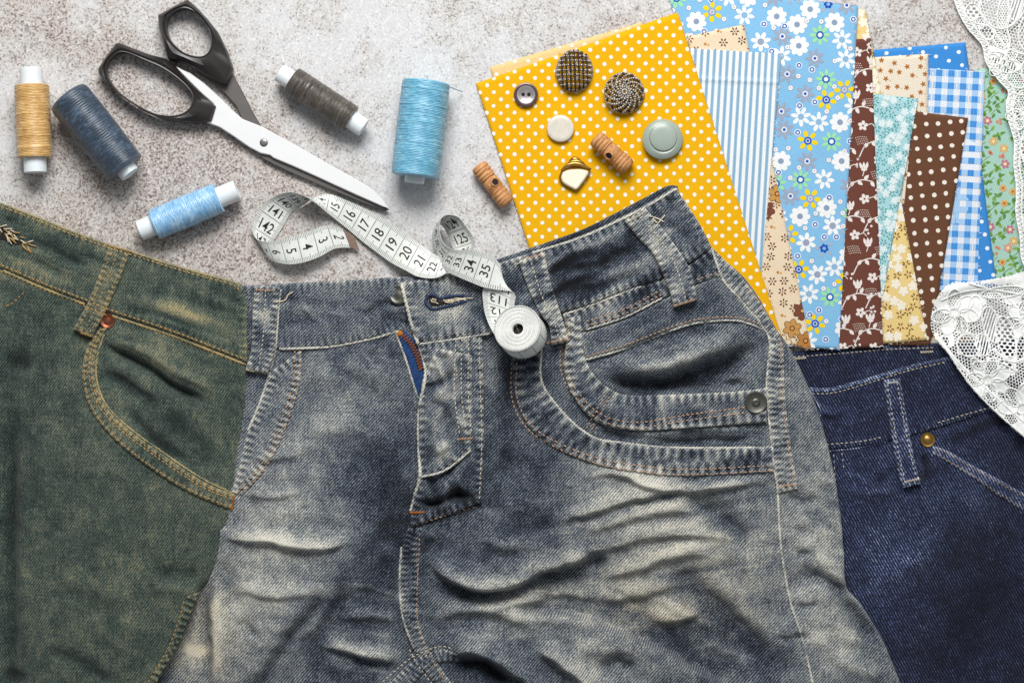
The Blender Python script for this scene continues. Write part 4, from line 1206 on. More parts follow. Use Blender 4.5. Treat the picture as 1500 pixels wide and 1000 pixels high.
def make_lace():
    # hanging down the right edge, lying on the scraps
    r = thing('lace_trim', 'white openwork lace with a scalloped border along the upper right edge', 'lace', 1470, 120, 0, 'white lace pieces', zn=12)
    bd = [(1394, -12), (1404, 18), (1418, 42), (1438, 66), (1444, 92), (1462, 118), (1476, 134), (1473, 152), (1476, 176), (1485, 208), (1484, 240), (1488, 275), (1487, 310), (1493, 345), (1496, 380), (1512, 410)]
    B = spline(bd, 6); poly = np.vstack([B, [(1532, 410), (1532, -12)]])
    zf = lambda x, y: 9.5+4.0*ss(30, 120, y)+1.6*vnoise(x, y, 26, 61)+1.0*vnoise(x, y, 10, 62)
    mot = [(1424, 18, 9, 12, 0.3, 'rows'), (1446, 48, 11, 8, 0.8, 'net'), (1436, 34, 6, 8, 0.2, 'fine'), (1466, 60, 12, 8, 0.9, 'fine'), (1470, 20, 7, 22, 0.1, 'fine'), (1492, 10, 9, 20, 0.3, 'slit'), (1507, 48, 13, 26, 0.1, 'net'),
           (1468, 92, 22, 11, 0.55, 'slit'), (1488, 118, 14, 9, 0.6, 'fine'), (1506, 100, 8, 16, 0.2, 'net'), (1497, 160, 12, 26, 0.1, 'fine'), (1493, 168, 5, 6, 0, 'net'), (1506, 215, 10, 24, 0, 'rows'), (1456, 76, 9, 5, 0.7, 'solid')]
    mot = blossom(1470, 92, 24, 6, 0.3)+blossom(1500, 165, 26, 7, 0.2)+mot+edge_scallops(bd, 6.5, 3.2)
    cv = [(offset(B, -9), 1.5), (spline([(1400, -10), (1412, 20), (1430, 34), (1452, 40), (1466, 60), (1486, 76), (1520, 84)], 5), 1.8), (spline([(1440, -10), (1436, 14), (1450, 36), (1470, 42), (1490, 30), (1500, -5)], 5), 1.8),
          (spline([(1456, 100), (1474, 80), (1480, 60), (1476, 40), (1484, 14)], 5), 1.6), (spline([(1480, 135), (1500, 140), (1520, 130)], 5), 1.6)]
    lace_sheet('lace_net', poly, zf, lace_mask(mot, lambda x, y: ~hexhole(x, y, 5.0, 2.12, 0.25), cv), r, 12)
    def cord(lines, root, zfun, rad=0.85, zn=12):
        L = []
        for c in lines:
            p = resample(c, 2.0); L.append(np.c_[p, zfun(p[:, 0], p[:, 1])+0.6])
        tubes('outline_cord', L, rad, M['lace'], root, zn)
    def rim(e, n=26):
        a = np.linspace(0, 2*PI, n); cx, cy, rx, ry, rot = e[:5]; c, s = math.cos(rot), math.sin(rot); X = np.cos(a)*(rx+1.2); Y = np.sin(a)*(ry+1.2)
        return np.stack([cx+X*c-Y*s, cy+X*s+Y*c], 1)
    ok = lambda p: p[:, 0].max() < 1534
    cord([c for c, w in cv]+[rim(e) for e in mot[:26] if ok(rim(e))], r, zf)
    zz = resample(offset(B, -4.5), 3.2); zz = np.stack([zz[:, 0]+np.where(np.arange(len(zz)) % 2, 3.2, -3.2), zz[:, 1]], 1)
    cord([zz], r, zf, 0.9)
    # bunched over the navy jeans
    r = thing('lace_trim', 'bunched white lace with leaf motifs spilling over the dark navy jeans', 'lace', 1440, 500, 0, 'white lace pieces', zn=24)
    poly = np.vstack([spline([(1532, 392), (1498, 399), (1462, 408), (1432, 413), (1398, 414), (1382, 424), (1372, 440), (1366, 458), (1366, 480), (1372, 497), (1388, 518), (1405, 545), (1428, 575), (1460, 607), (1500, 642), (1532, 668)], 6)])
    base = lambda x, y: 15+15*ss(478, 530, y)+3*ss(1440, 1500, x)
    folds = HF(0.0, 71, 0.9)
    folds.ridge([(1366, 470), (1380, 430), (1420, 418), (1500, 402)], 5, 9, 12).ridge([(1385, 440), (1440, 432), (1520, 450)], -3, 9, 9).ridge([(1420, 425), (1470, 445), (1500, 480), (1530, 540)], 5, 9, 9)
    folds.ridge([(1375, 500), (1420, 540), (1480, 590), (1530, 640)], -3.5, 12, 8).ridge([(1440, 520), (1490, 560), (1530, 580)], 4, 10, 9).ridge([(1400, 470), (1408, 500), (1430, 540)], 2.5, 8, 8)
    zf2 = lambda x, y: base(x, y)+folds.ev(x, y)[0]
    mot = blossom(1400, 458, 32, 7, 0.2)+blossom(1446, 556, 30, 7, 0.5)+blossom(1496, 598, 34, 8, 0.1)+blossom(1500, 470, 26, 7, 0.3)
    mot += [(1419, 506, 16, 15, 0.3, 'net'), (1440, 505, 9, 15, -0.15, 'slit'), (1454, 476, 11, 26, -0.25, 'slit'), (1474, 494, 12, 30, -0.15, 'rows'), (1430, 452, 9, 18, 0.1, 'solid'), (1494, 512, 5, 20, 0.15, 'net'),
           (1470, 428, 30, 7, -0.12, 'fine'), (1384, 500, 6, 8, 0.2, 'net'), (1472, 536, 12, 6, 0.5, 'rows'), (1470, 582, 12, 4, 0.75, 'net'), (1430, 533, 10, 4, 0.7, 'fine'), (1512, 436, 14, 8, 0, 'rows'), (1512, 545, 10, 12, 0, 'net')]
    def bg(x, y):
        return ~(hexhole(x, y, 4.6, 1.75, 0.4) & (vnoise(x, y, 15, 66) > -0.08))
    cv = [(spline([(1372, 490), (1400, 528), (1440, 566), (1500, 620)], 5), 2.6), (spline([(1380, 440), (1410, 428), (1450, 424), (1500, 432)], 5), 1.8), (spline([(1420, 415), (1450, 424), (1480, 440), (1500, 460)], 5), 1.8),
          (spline([(1430, 530), (1460, 530), (1490, 545)], 5), 1.5), (spline([(1410, 470), (1414, 485), (1430, 490)], 5), 1.5), (spline([(1455, 512), (1480, 530), (1500, 525)], 5), 2.2)]
    lace_sheet('lace_net', poly, zf2, lace_mask(mot, bg, cv), r, 24)
    lace_sheet('lower_layer', poly+np.array([2.5, -1.5]), lambda x, y: zf2(x, y)-3.5, lambda x, y: ~hexhole(x, y, 5.6, 2.1, 0.9) & (vnoise(x, y, 30, 67)+(470-y)/90 > -0.15), r, 24)
    cord([c for c, w in cv]+[rim(e) for e in mot if ok(rim(e)) and inside(rim(e)[:, 0], rim(e)[:, 1], poly).all()], r, zf2, 0.85, 24)
    E = resample(spline([(1372, 497), (1388, 518), (1405, 545), (1428, 575), (1460, 607), (1500, 642)], 6), 2)
    cord([offset(E, -1.5)], r, zf2, 1.3, 24)
make_lace()
# ------------------------------------------------------------------ navy jeans (right, lowest of the three)
M['brass'] = plain('brass_rivet', '#b9924f', 0.28, 0.9, 0.5, 0.1, 0.3)
M['copper'] = plain('copper_rivet', '#9a5f48', 0.32, 0.85, 0.5, 0.15, 0.3)
M['pewter'] = plain('pewter_rivet', '#65645e', 0.42, 0.8, 0.5, 0.2, 0.3)
JG = 'folded pairs of denim jeans'
def rivet(g, x, y, prof, mat, name='rivet'):
    z = float(g.top([x], [y])[0]); return lathe(name, (x, y, z-0.5), (0, 0, 1), prof, mat, g.root, g.zn, 32, 45)
def bartack(g, a, b, mat, w=3.0, name='bar_tack'):
    p = resample([a, b], 1.2); z = g.top(p[:, 0], p[:, 1])+0.9; zz = np.convolve(np.r_[z[0], z, z[-1]], [.25, .5, .25], 'valid')
    n = np.array([-(b[1]-a[1]), b[0]-a[0]], float); n /= np.linalg.norm(n)
    q = p+n*np.where(np.arange(len(p)) % 2, w/2, -w/2)[:, None]
    V, F = tube_geo(np.c_[q, zz], 0.95, 5); return mesh_obj(name, V, F, mat, g.root, g.zn, kind='stuff')

def navy():
    root = thing('jeans', 'dark navy jeans with a brass rivet, at the lower right under the white lace', 'jeans', 1350, 700, 0, JG, zn=15)
    h = HF(lambda x, y: 10-5*ss(1300, 1220, x)*0+7*np.exp(-(((x-1330-(900-y)*0.33)/75)**2))*ss(1230, 1320, x)-9*ss(1350, 1480, x+(y-800)*0.5)*ss(600, 760, y), 3, 0.8)
    h.f0 = 0.40; h.crs = 0.5; h.clampz = True; h.gain = 1.4
    h.drape([(1220, 700), (1260, 720), (1330, 716)], 4, 16, 8).drape([(1260, 610), (1290, 600), (1300, 590)], 2, 12, 6).drape([(1380, 700), (1420, 730), (1470, 800)], 3, 26, 14).drape([(1250, 830), (1300, 836), (1380, 810)], 3, 24, 14)
    h.ridge([(1190, 585), (1205, 600), (1230, 612)], 3, 5).ridge([(1200, 615), (1240, 612)], -3, 5).ridge([(1235, 690), (1262, 700), (1275, 712)], 3, 5)
    h.ridge([(1350, 660), (1356, 690), (1352, 712)], -6, 6).ridge([(1362, 655), (1368, 690)], 3, 4).ridge([(1290, 690), (1290, 720)], -5, 7)
    h.ridge([(1385, 655), (1440, 628), (1500, 610)], -4, 9).ridge([(1260, 780), (1330, 800), (1400, 770)], 1.5, 18).ridge([(1250, 900), (1300, 850), (1360, 780)], 2, 16, 24)
    h.ridge([(1380, 1000), (1420, 900), (1500, 820)], -3, 24).ridge([(1420, 980), (1470, 965), (1510, 985)], 3, 9)
    h.fade(1300, 790, 70, 120, 0.10, 0.4).fade(1455, 890, 110, 160, -0.12).fade(1260, 620, 60, 40, 0.03).fade(1400, 720, 50, 40, 0.05)  # negative blob: less-worn indigo, also painting in the lower-right fold shading
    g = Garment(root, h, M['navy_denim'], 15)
    body = np.vstack([spline([(1140, 570), (1180, 567), (1215, 568), (1260, 557), (1330, 536), (1392, 522), (1450, 505), (1520, 490)], 4), [(1560, 490), (1560, 1060), (1140, 1060)]])
    back = np.vstack([spline([(1140, 518), (1165, 515), (1240, 509), (1300, 505), (1375, 502), (1440, 500), (1530, 498)], 4), [(1540, 640), (1140, 640)]])
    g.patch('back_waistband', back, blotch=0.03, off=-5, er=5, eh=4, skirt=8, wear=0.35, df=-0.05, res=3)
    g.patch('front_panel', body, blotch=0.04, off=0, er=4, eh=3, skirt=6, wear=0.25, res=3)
    wb = np.vstack([spline([(1140, 570), (1180, 567), (1215, 568), (1260, 557), (1330, 536), (1392, 522), (1450, 505), (1520, 490)], 5), spline([(1520, 585), (1480, 595), (1440, 605), (1372, 626), (1320, 641), (1260, 653), (1213, 659), (1140, 664)], 5)])
    g.patch('waistband', wb, blotch=0.04, off=4.5, er=4, eh=3.5, skirt=5, wear=0.42, pucker=(0.5, 9, 7), df=-0.03, wearw=2.6)
    g.strip('belt_loop', [(1294, 556), (1302, 610), (1313, 680), (1322, 714)], [(1318, 554), (1326, 600), (1336, 660), (1347, 708)], off=11, er=4, eh=3, skirt=7, wear=0.35, res=2, df=0.10, pucker=(0.6, 8, 5))
    g.strip('pocket_band', [(1366, 652), (1392, 662), (1420, 679), (1460, 700), (1530, 738)], [(1366, 664), (1392, 680), (1430, 703), (1465, 727), (1530, 765)], off=3.2, er=3.5, eh=2.5, skirt=4, wear=0.4, res=2, df=0.10)
    T = M['thr_cream']
    g.stitches([[(1150, 524), (1240, 517), (1300, 512), (1372, 509)], [(1170, 575), (1215, 576), (1262, 564), (1330, 543), (1390, 529)]], T, 6.5, 5, 1.3)
    g.stitches([[(1372, 619), (1440, 599), (1490, 587)], [(1210, 651), (1262, 646), (1296, 639)]], T, 7, 5, 1.4)
    g.stitches([[(1299, 562), (1307, 612), (1318, 680), (1325, 704)], [(1313, 560), (1321, 605), (1331, 660), (1341, 702)]], T, 7, 5, 1.4)
    g.stitches([[(1368, 655), (1393, 666), (1420, 684), (1460, 705), (1520, 737)], [(1367, 661), (1392, 677), (1429, 699), (1464, 723), (1520, 754)]], M['thr_gold'], 7.5, 5.6, 1.4)
    g.stitches([[(1222, 665), (1224, 700), (1230, 760)], [(1234, 663), (1237, 690)]], M['thr_white'], 9, 5, 1.1)
    bartack(g, (1350, 516), (1368, 515), T); bartack(g, (1164, 526), (1182, 524), T)
    bartack(g, (1299, 561), (1314, 559), M['thr_white']); bartack(g, (1323, 705), (1345, 700), T)
    g.cord('seam_edge', [(1160, 571), (1215, 572), (1260, 561), (1330, 540), (1392, 526)], 1.6, rope=0.2, fade=0.62, lift=-0.2)
    g.cord('seam_edge', [(1213, 661), (1260, 656), (1300, 647)], 1.5, rope=0.2, fade=0.55, lift=0)
    g.cord('loose_thread', [(1180, 565), (1195, 585), (1202, 605), (1200, 612)], 1.0, fade=0.75, lift=0.6)
    rivet(g, 1359, 644, [(0, 11), (2, 11), (3.2, 10), (3.0, 8.2), (2.8, 7.4), (4.2, 6.6), (5.4, 4.4), (5.8, 0.4)], M['brass'])
navy()

# ------------------------------------------------------------------ grey washed jeans (centre)
def grey():
    root = thing('jeans', 'faded grey blue jeans with an open fly, between the olive and navy pairs', 'jeans', 760, 700, 0, JG, zn=26)
    ZN = 26
    def base(x, y):
        b = 29+0*x
        b += 7*np.exp(-((x-960)/170)**2)*ss(640, 760, y)      # right thigh
        b += 6*np.exp(-((x-430)/110)**2)*ss(560, 720, y)      # left thigh
        b -= 17*ss(330, 262, x)*ss(560, 700, y)
        b -= 3*ss(1150, 1240, x-(y-700)*0.12)*ss(520, 640, y)
        return b
    h = HF(base, 5, 1.0); h.f0 = 0.41; h.crs = 0.8; h.clampz = True; h.gain = 1.6
    h.stain(970, 905, 90, 40, 0.5, 0.2).stain(950, 800, 130, 90, 0.22).stain(1060, 870, 60, 60, 0.2).stain(300, 930, 50, 90, 0.6).stain(800, 860, 60, 40, 0.15)
    h.ridge([(640, 510), (668, 530), (660, 575)], 3, 6).ridge([(625, 590), (650, 600), (660, 640)], -4, 6, 9).ridge([(622, 640), (640, 655), (662, 650)], 4, 7).ridge([(640, 715), (650, 735), (648, 752)], 4, 5).ridge([(665, 715), (680, 725), (700, 728)], -5, 6).ridge([(720, 500), (735, 600), (730, 700)], 2.5, 12)
    h.streaks(980, 770, 160, 120, -14, 120, 12, 4.5, 0.32).streaks(760, 860, 110, 110, 4, 90, 13, 4, 0.2).streaks(430, 800, 100, 170, 4, 120, 14, 3, 0.14).streaks(860, 395, 120, 60, -24, 90, 12, 5, 0.7).streaks(1220, 850, 70, 200, 20, 50, 16, 5, 0.2).streaks(660, 610, 40, 110, 75, 50, 11, 6.5, 0.3).streaks(540, 930, 90, 90, 10, 60, 14, 5, 0.2).streaks(480, 460, 100, 40, 5, 60, 12, 2.5, 0.2).streaks(1000, 510, 110, 40, -20, 70, 12, 3, 0.2).streaks(1000, 630, 140, 20, 2, 80, 8, 2.5, 0.2).streaks(1000, 930, 140, 80, 25, 90, 16, 4, 0.15)
    h.warp = 3.5
    # left leg
    h.step([(648, 630), (604, 692), (548, 770), (478, 872), (414, 958), (372, 1014), (350, 1060)], 13, 90, 20, fg=0.2, taper=0.45)
    h.ridge([(612, 706), (560, 778), (492, 878), (428, 964), (392, 1012)], -2.0, 14, 22, fg=0.3).fade(545, 860, 40, 130, -0.13, 0.55)
    h.drape([(312, 786), (350, 788), (400, 793), (445, 799), (490, 799), (530, 786)], 9, 13, 4, fg=1.2)
    h.drape([(335, 862), (380, 868), (420, 870), (470, 864)], 4, 12, 5).drape([(345, 722), (400, 724), (450, 722)], 3, 10, 4).drape([(360, 672), (410, 668), (460, 660)], 4, 14, 6)
    h.ridge([(492, 850), (436, 925), (388, 998), (350, 1060)], -12, 8, 12, fg=0.6).ridge([(322, 815), (334, 850), (350, 900)], -4, 12).ridge([(350, 905), (375, 935)], -3, 8).ridge([(360, 700), (372, 735), (380, 765)], -3, 8)
    h.ridge([(318, 850), (314, 920), (312, 1010)], 7, 16, 5, fg=1.2).ridge([(305, 850), (300, 930), (296, 1010)], -6, 9).fade(287, 953, 15, 8, 0.6).fade(268, 940, 40, 90, 0.25)
    h.drape([(452, 942), (500, 948), (545, 960), (598, 972)], 8, 12, 5, fg=1.4)
    h.ridge([(455, 1010), (465, 950), (495, 880), (520, 820)], -6, 14).ridge([(540, 905), (560, 880), (600, 880)], 3, 14).drape([(480, 905), (530, 898), (590, 910)], 6, 14, 7)
    h.drape([(500, 866), (540, 858), (590, 870)], 5, 14, 8).ridge([(530, 640), (560, 700), (580, 760)], -4, 22).ridge([(600, 790), (540, 820), (480, 890)], 3, 14, 9)
    h.drape([(420, 560), (480, 548), (560, 556), (606, 580)], 3, 22, 12).drape([(440, 640), (500, 626), (570, 640)], 3, 22, 12)
    h.ridge([(470, 520), (500, 545), (545, 560)], -2.2, 8).ridge([(545, 515), (555, 540)], -2.5, 7).ridge([(440, 445), (470, 470), (490, 478)], 2.4, 5, fg=1.6).ridge([(530, 465), (560, 448), (590, 445)], -4, 6)
    h.ridge([(555, 470), (585, 470), (600, 480)], -5, 9)
    # fly
    h.ridge([(628, 500), (640, 530), (652, 560), (640, 590)], 3.5, 6, fg=1.2).ridge([(620, 565), (650, 560), (668, 540)], -5, 6).ridge([(660, 560), (640, 620), (635, 660)], 3.5, 7, fg=1.2).ridge([(632, 620), (630, 650), (628, 690)], -4, 5)
    h.ridge([(655, 610), (650, 660), (665, 680)], 3, 6).ridge([(610, 738), (640, 735), (665, 728), (690, 735)], -12, 7, fg=1.2).ridge([(655, 700), (650, 725), (660, 748)], 4, 5)
    h.ridge([(620, 706), (645, 700), (680, 672)], -5, 5)
    h.ridge([(735, 500), (742, 560), (738, 640), (745, 720)], -6, 12).ridge([(720, 520), (722, 600)], 2, 9)
    # crotch and below
    h.ridge([(590, 800), (585, 850), (592, 900), (606, 950)], 3, 6).ridge([(640, 790), (625, 800), (628, 815)], -4, 6)
    h.drape([(626, 806), (645, 832), (668, 850), (705, 858), (755, 852), (800, 832), (850, 815), (900, 815)], 17, 22, 6, fg=1.0, taper=0.22)
    h.ridge([(640, 845), (690, 870), (750, 866), (800, 848)], -7, 7, 12)
    h.drape([(650, 952), (690, 950), (724, 962), (764, 990), (800, 1034)], 16, 20, 6, fg=1.0, taper=0.2).ridge([(665, 968), (710, 972), (750, 1005)], -9, 7, 10)
    h.drape([(625, 905), (680, 892), (740, 900), (800, 925)], 7, 18, 8).drape([(700, 895), (760, 880), (830, 872), (900, 880)], 6, 18, 7)
    h.drape([(690, 780), (740, 800), (800, 796), (860, 776)], 6, 20, 9).drape([(735, 735), (775, 752), (815, 756)], 4, 16, 8).ridge([(745, 735), (790, 760), (810, 790), (815, 840)], -4, 14)
    # whiskers fanning over the right thigh
    h.drape([(840, 700), (900, 694), (960, 712), (1020, 716), (1090, 706), (1140, 696)], 8, 12, 5, fg=1.2)
    h.drape([(800, 770), (850, 754), (910, 736), (970, 718), (1010, 716)], 8, 15, 5, fg=1.2).drape([(830, 790), (900, 766), (980, 746), (1050, 744)], 6, 15, 6)
    h.drape([(820, 822), (890, 800), (960, 784), (1040, 782), (1100, 790)], 7, 18, 7).drape([(850, 858), (920, 834), (1000, 812), (1070, 812)], 6, 18, 7).drape([(830, 900), (890, 884), (960, 866), (1010, 856)], 5, 16, 7)
    h.ridge([(985, 728), (1022, 738), (1058, 760), (1082, 785), (1104, 815)], -8, 16, 12, fg=1.0)
    h.ridge([(968, 850), (1005, 850), (1030, 862), (1052, 892), (1088, 930), (1125, 968), (1160, 1010)], -12, 22, 34, fg=0.9).ridge([(1000, 838), (1050, 860), (1090, 900), (1140, 950)], 5, 18)
    h.drape([(890, 916), (940, 922), (985, 912), (1040, 890)], 9, 18, 6, fg=0.9).ridge([(848, 806), (868, 818), (880, 840), (890, 862)], -5, 12)
    h.drape([(1000, 950), (1060, 962), (1120, 985)], 6, 18, 8).ridge([(1080, 720), (1105, 830), (1135, 950)], 3, 24)
    h.step([(1090, 1020), (1042, 984), (978, 950), (906, 920), (850, 898), (800, 892), (765, 900)], -24, 110, 5, fg=-0.4, taper=0.12)
    h.ridge([(1080, 1006), (1034, 972), (976, 938), (908, 908), (850, 886)], -11, 12, 16, fg=0.8, taper=0.2).drape([(780, 945), (815, 966), (845, 988), (880, 1020)], 13, 16, 6, fg=1.0).ridge([(875, 985), (905, 965), (930, 985)], -7, 12, fg=0.8).ridge([(830, 950), (880, 945), (940, 960)], 4, 14)
    # outer hip
    h.ridge([(1150, 855), (1185, 845), (1212, 848), (1240, 885), (1270, 925), (1300, 950)], -9, 15, 11, fg=1.1).ridge([(1165, 888), (1200, 886)], -4, 6).ridge([(1130, 935), (1175, 934), (1195, 930)], -4, 6).ridge([(1195, 800), (1225, 850), (1262, 895)], 5, 12, fg=1)
    h.ridge([(1160, 780), (1200, 775)], -2.5, 7).ridge([(1150, 725), (1175, 735), (1200, 730)], -4, 8).ridge([(1165, 815), (1190, 812)], -2.5, 6).ridge([(1220, 960), (1260, 980), (1300, 990)], 3, 12)
    h.ridge([(1140, 540), (1165, 590), (1190, 660)], 2, 14)
    # pocket mouth: the bag sinks behind the hem
    h.ridge([(893, 566), (930, 572), (1000, 558), (1050, 545), (1085, 522), (1118, 508)], -17, 14, 12, fg=0.9).ridge([(872, 545), (900, 562), (960, 566), (1060, 564), (1110, 562)], -10, 10, 4, fg=0.6)
    h.ridge([(880, 532), (950, 540), (1010, 524), (1060, 500), (1100, 492)], 7, 12, fg=1.0).ridge([(930, 505), (990, 490), (1040, 490)], -2.5, 9).ridge([(1040, 570), (1090, 545)], 3, 8)
    h.ridge([(880, 640), (940, 636), (1010, 628), (1080, 632), (1120, 630)], 3.5, 7, fg=1.0).ridge([(870, 628), (920, 640), (950, 634)], -4, 6).ridge([(950, 648), (1040, 645), (1120, 642)], -4, 5)
    # waistband creases right of the fly
    h.ridge([(800, 395), (860, 392), (910, 372), (940, 356)], -3.5, 6, fg=1.6).ridge([(810, 410), (880, 405), (940, 384)], 2.2, 7, fg=1.4).ridge([(830, 425), (890, 420), (950, 398)], -3, 6, fg=1.4).ridge([(690, 450), (715, 470), (740, 475)], -3, 9)
    h.ridge([(1010, 330), (1025, 360), (1045, 378)], 2, 8)
    # where the dye has worn
    h.fade(985, 790, 130, 90, 0.22, -0.3).fade(1190, 790, 55, 170, 0.30).fade(1230, 930, 60, 70, 0.25).fade(400, 790, 100, 150, 0.29).fade(330, 930, 80, 80, 0.24).fade(480, 600, 70, 60, 0.16)
    h.fade(905, 700, 80, 36, 0.20).fade(960, 890, 90, 34, 0.2).fade(860, 960, 110, 40, 0.22, 0.5).fade(740, 880, 60, 40, 0.14).fade(560, 690, 60, 80, -0.20, -0.5).fade(560, 830, 60, 80, -0.12).fade(660, 640, 30, 90, 0.05).fade(760, 650, 60, 90, -0.12)
    h.fade(770, 790, 60, 60, -0.14).fade(1000, 500, 110, 30, 0.10, -0.2).fade(1060, 850, 70, 70, 0.12).fade(650, 730, 40, 24, -0.25).fade(520, 960, 60, 50, 0.05).fade(740, 985, 60, 30, -0.2)
    g = Garment(root, h, M['grey_denim'], ZN)
    ztop = [(352, 420), (420, 416), (500, 412), (560, 408), (590, 406), (640, 402), (700, 395), (740, 382), (777, 370), (855, 343), (938, 303), (982, 277), (991, 275)]
    out = np.vstack([spline(ztop, 4), spline([(991, 275), (1000, 292), (1022, 325), (1041, 360), (1056, 376), (1088, 404), (1112, 436), (1133, 474), (1160, 515), (1186, 570), (1206, 625), (1222, 690), (1232, 750), (1237, 810), (1240, 858), (1262, 885), (1290, 930), (1308, 970), (1322, 1010), (1330, 1056)], 4)[1:],
                     [(150, 1056)], spline([(160, 1000), (200, 880), (260, 780), (300, 690), (330, 560), (352, 420)], 4)[:-1]])
    # the back of the waistband stands up behind the front edge
    bk = np.vstack([spline([(700, 389), (745, 374), (800, 355), (855, 335), (905, 310), (945, 289), (978, 272), (993, 272)], 4), spline([(998, 296), (985, 300), (940, 320), (860, 352), (780, 380), (700, 402)], 4)])
    g.patch('back_waistband', bk, off=-6, er=4, eh=3, skirt=16, res=2.5, wear=0.25, df=-0.2)
    g.patch('front_panel', out, off=0, er=7, eh=6, res=2.6, skirt=26, wear=0.12)
    # waistband, left of the fly and right of it
    wl = np.vstack([spline([(352, 419), (420, 415), (500, 411), (560, 407), (594, 405)], 4), spline([(600, 455), (592, 480), (583, 485), (540, 497), (480, 508), (420, 511), (352, 513)], 4)])
    g.patch('waistband', wl, off=4, er=4, eh=3.5, skirt=18, wear=0.25, pucker=(0.5, 10, 8), wearw=3, df=0.02)
    wr = np.vstack([spline([(589, 415), (640, 405), (690, 397), (740, 383), (777, 371), (855, 345), (938, 306), (982, 278), (990, 277)], 4), spline([(1000, 292), (1022, 325), (1041, 361)], 4), spline([(1038, 366), (1007, 387), (969, 408), (914, 426), (864, 446), (824, 457), (770, 474), (720, 488), (660, 497), (613, 504)], 4), spline([(606, 484), (597, 455), (589, 418)], 4)[:-1]])
    g.patch('waistband', wr, blotch=0.26, off=9.5, er=4, eh=3.5, skirt=18, wear=0.35, pucker=(0.6, 11, 9), wearw=3, df=-0.04, extra=lambda x, y, D: (0*x, 0.34*np.exp(-(((x-655)/55)**2+((y-440)/36)**2)*0.9)*(1-0.5*np.exp(-(((x-655)/30)**2+((y-439)/9)**2)))))
    # open zip: blue tape behind the gap
    tp = NT('blue_zip_tape'); m_blue = tp.done(tp.ramp(tp.noise(tp.co(scale=(0.6, 0.1, 0.3), rot=0.5), 1.0, 2), [(0.3, lin('#15284a')), (0.7, lin('#284a80'))]), 0.8, 0, 0.2)
    g.patch('zip_tape', [(582, 488), (592, 485), (612, 500), (622, 532), (620, 560), (613, 582), (608, 566), (598, 530)], off=1.4, er=2, eh=1, res=2, skirt=2, mat=m_blue, wear=0)
    # fly flap
    fly = np.vstack([spline([(613, 503), (660, 496), (706, 489)], 4), spline([(708, 540), (709, 640), (705, 735)], 4), spline([(660, 752), (602, 770)], 4), spline([(602, 750), (609, 720), (614, 660), (614, 604), (623, 560), (622, 532), (613, 503)], 5)[:-1]])
    g.patch('fly_flap', fly, blotch=0.26, off=7.5, er=3.5, eh=3.2, skirt=7, wear=0.3, res=2.2, pucker=(0.7, 11, 7), wearw=3)
    fl2 = np.vstack([spline([(616, 700), (652, 690), (690, 660)], 5), [(692, 520)], [(640, 510)], spline([(618, 560), (614, 620), (616, 700)], 4)[:-1]])
    g.patch('fly_facing', fl2, blotch=0.26, off=10, er=3, eh=2.5, skirt=5, wear=0.3, res=2.2, df=0.06, pucker=(0.8, 12, 6))
    # crotch seam fold
    g.strip('crotch_seam', [(598, 772), (590, 800), (588, 850), (590, 900), (606, 950), (625, 985), (650, 1020)], [(618, 772), (612, 800), (614, 850), (613, 900), (624, 942), (645, 975), (672, 1015)], blotch=0.26, off=3.4, er=3.5, eh=3, skirt=4, wear=0.22, res=2.2, pucker=(1.0, 8, 7), df=0.0)
    g.strip('crotch_seam', [(560, 1010), (590, 980), (612, 962), (645, 950), (670, 955)], [(585, 1020), (610, 995), (625, 978), (650, 968), (672, 968)], off=4.6, er=3.5, eh=3, skirt=4, wear=0.2, res=2.2, pucker=(0.9, 8, 6))
    # left front pocket hem
    g.strip('pocket_hem', [(396, 545), (388, 570), (378, 598), (364, 630), (352, 680), (340, 722)], [(442, 512), (440, 560), (424, 612), (403, 664), (383, 694), (356, 724)], off=3.0, er=3.5, eh=3, skirt=4, wear=0.4, res=2.2, pucker=(1.0, 10, 9))
    # right pocket: yoke, facing, hem and the curved panel seam
    yk = np.vstack([spline([(824, 459), (864, 447), (914, 427), (969, 410), (1010, 388), (1041, 364)], 4), spline([(1052, 380), (1059, 404)], 4), spline([(1056, 405), (1019, 416), (969, 438), (914, 466), (858, 484), (832, 492)], 4)])
    g.patch('pocket_yoke', yk, blotch=0.26, off=6, er=3, eh=3, skirt=4, wear=0.4, res=2.2, pucker=(0.9, 12, 8))
    fc = np.vstack([spline([(850, 488), (914, 468), (969, 440), (1019, 418), (1058, 406), (1085, 440), (1112, 470)], 4), spline([(1118, 482), (1081, 470), (1038, 471), (997, 479), (914, 511), (858, 528)], 4)])
    g.patch('pocket_facing', fc, off=4.2, er=3, eh=2.6, skirt=4, wear=0.38, res=2.4, wearw=3)
    hemU = [(850, 462), (852, 490), (857, 525), (872, 551), (893, 569), (920, 579), (973, 578), (1045, 575), (1090, 572), (1122, 568)]
    hemL = [(833, 466), (829, 500), (826, 535), (833, 566), (850, 596), (872, 616), (900, 626), (945, 630), (1023, 625), (1122, 618)]
    g.strip('pocket_hem', hemU, hemL, blotch=0.26, off=9, er=3.5, eh=3.4, skirt=9, wear=0.36, res=2.0, pucker=(1.4, 13, 10), df=0.06)
    sl = [(752, 500), (751, 550), (758, 590), (776, 626), (808, 652), (873, 680), (940, 692), (1007, 697), (1134, 691)]
    su = [(793, 500), (792, 553), (807, 583), (840, 620), (873, 642), (907, 648), (973, 655), (1060, 656), (1134, 655)]
    g.strip('pocket_panel_hem', su, sl, blotch=0.26, off=4.5, er=3.5, eh=3, skirt=4, wear=0.3, res=2.4, pucker=(1.3, 14, 12))
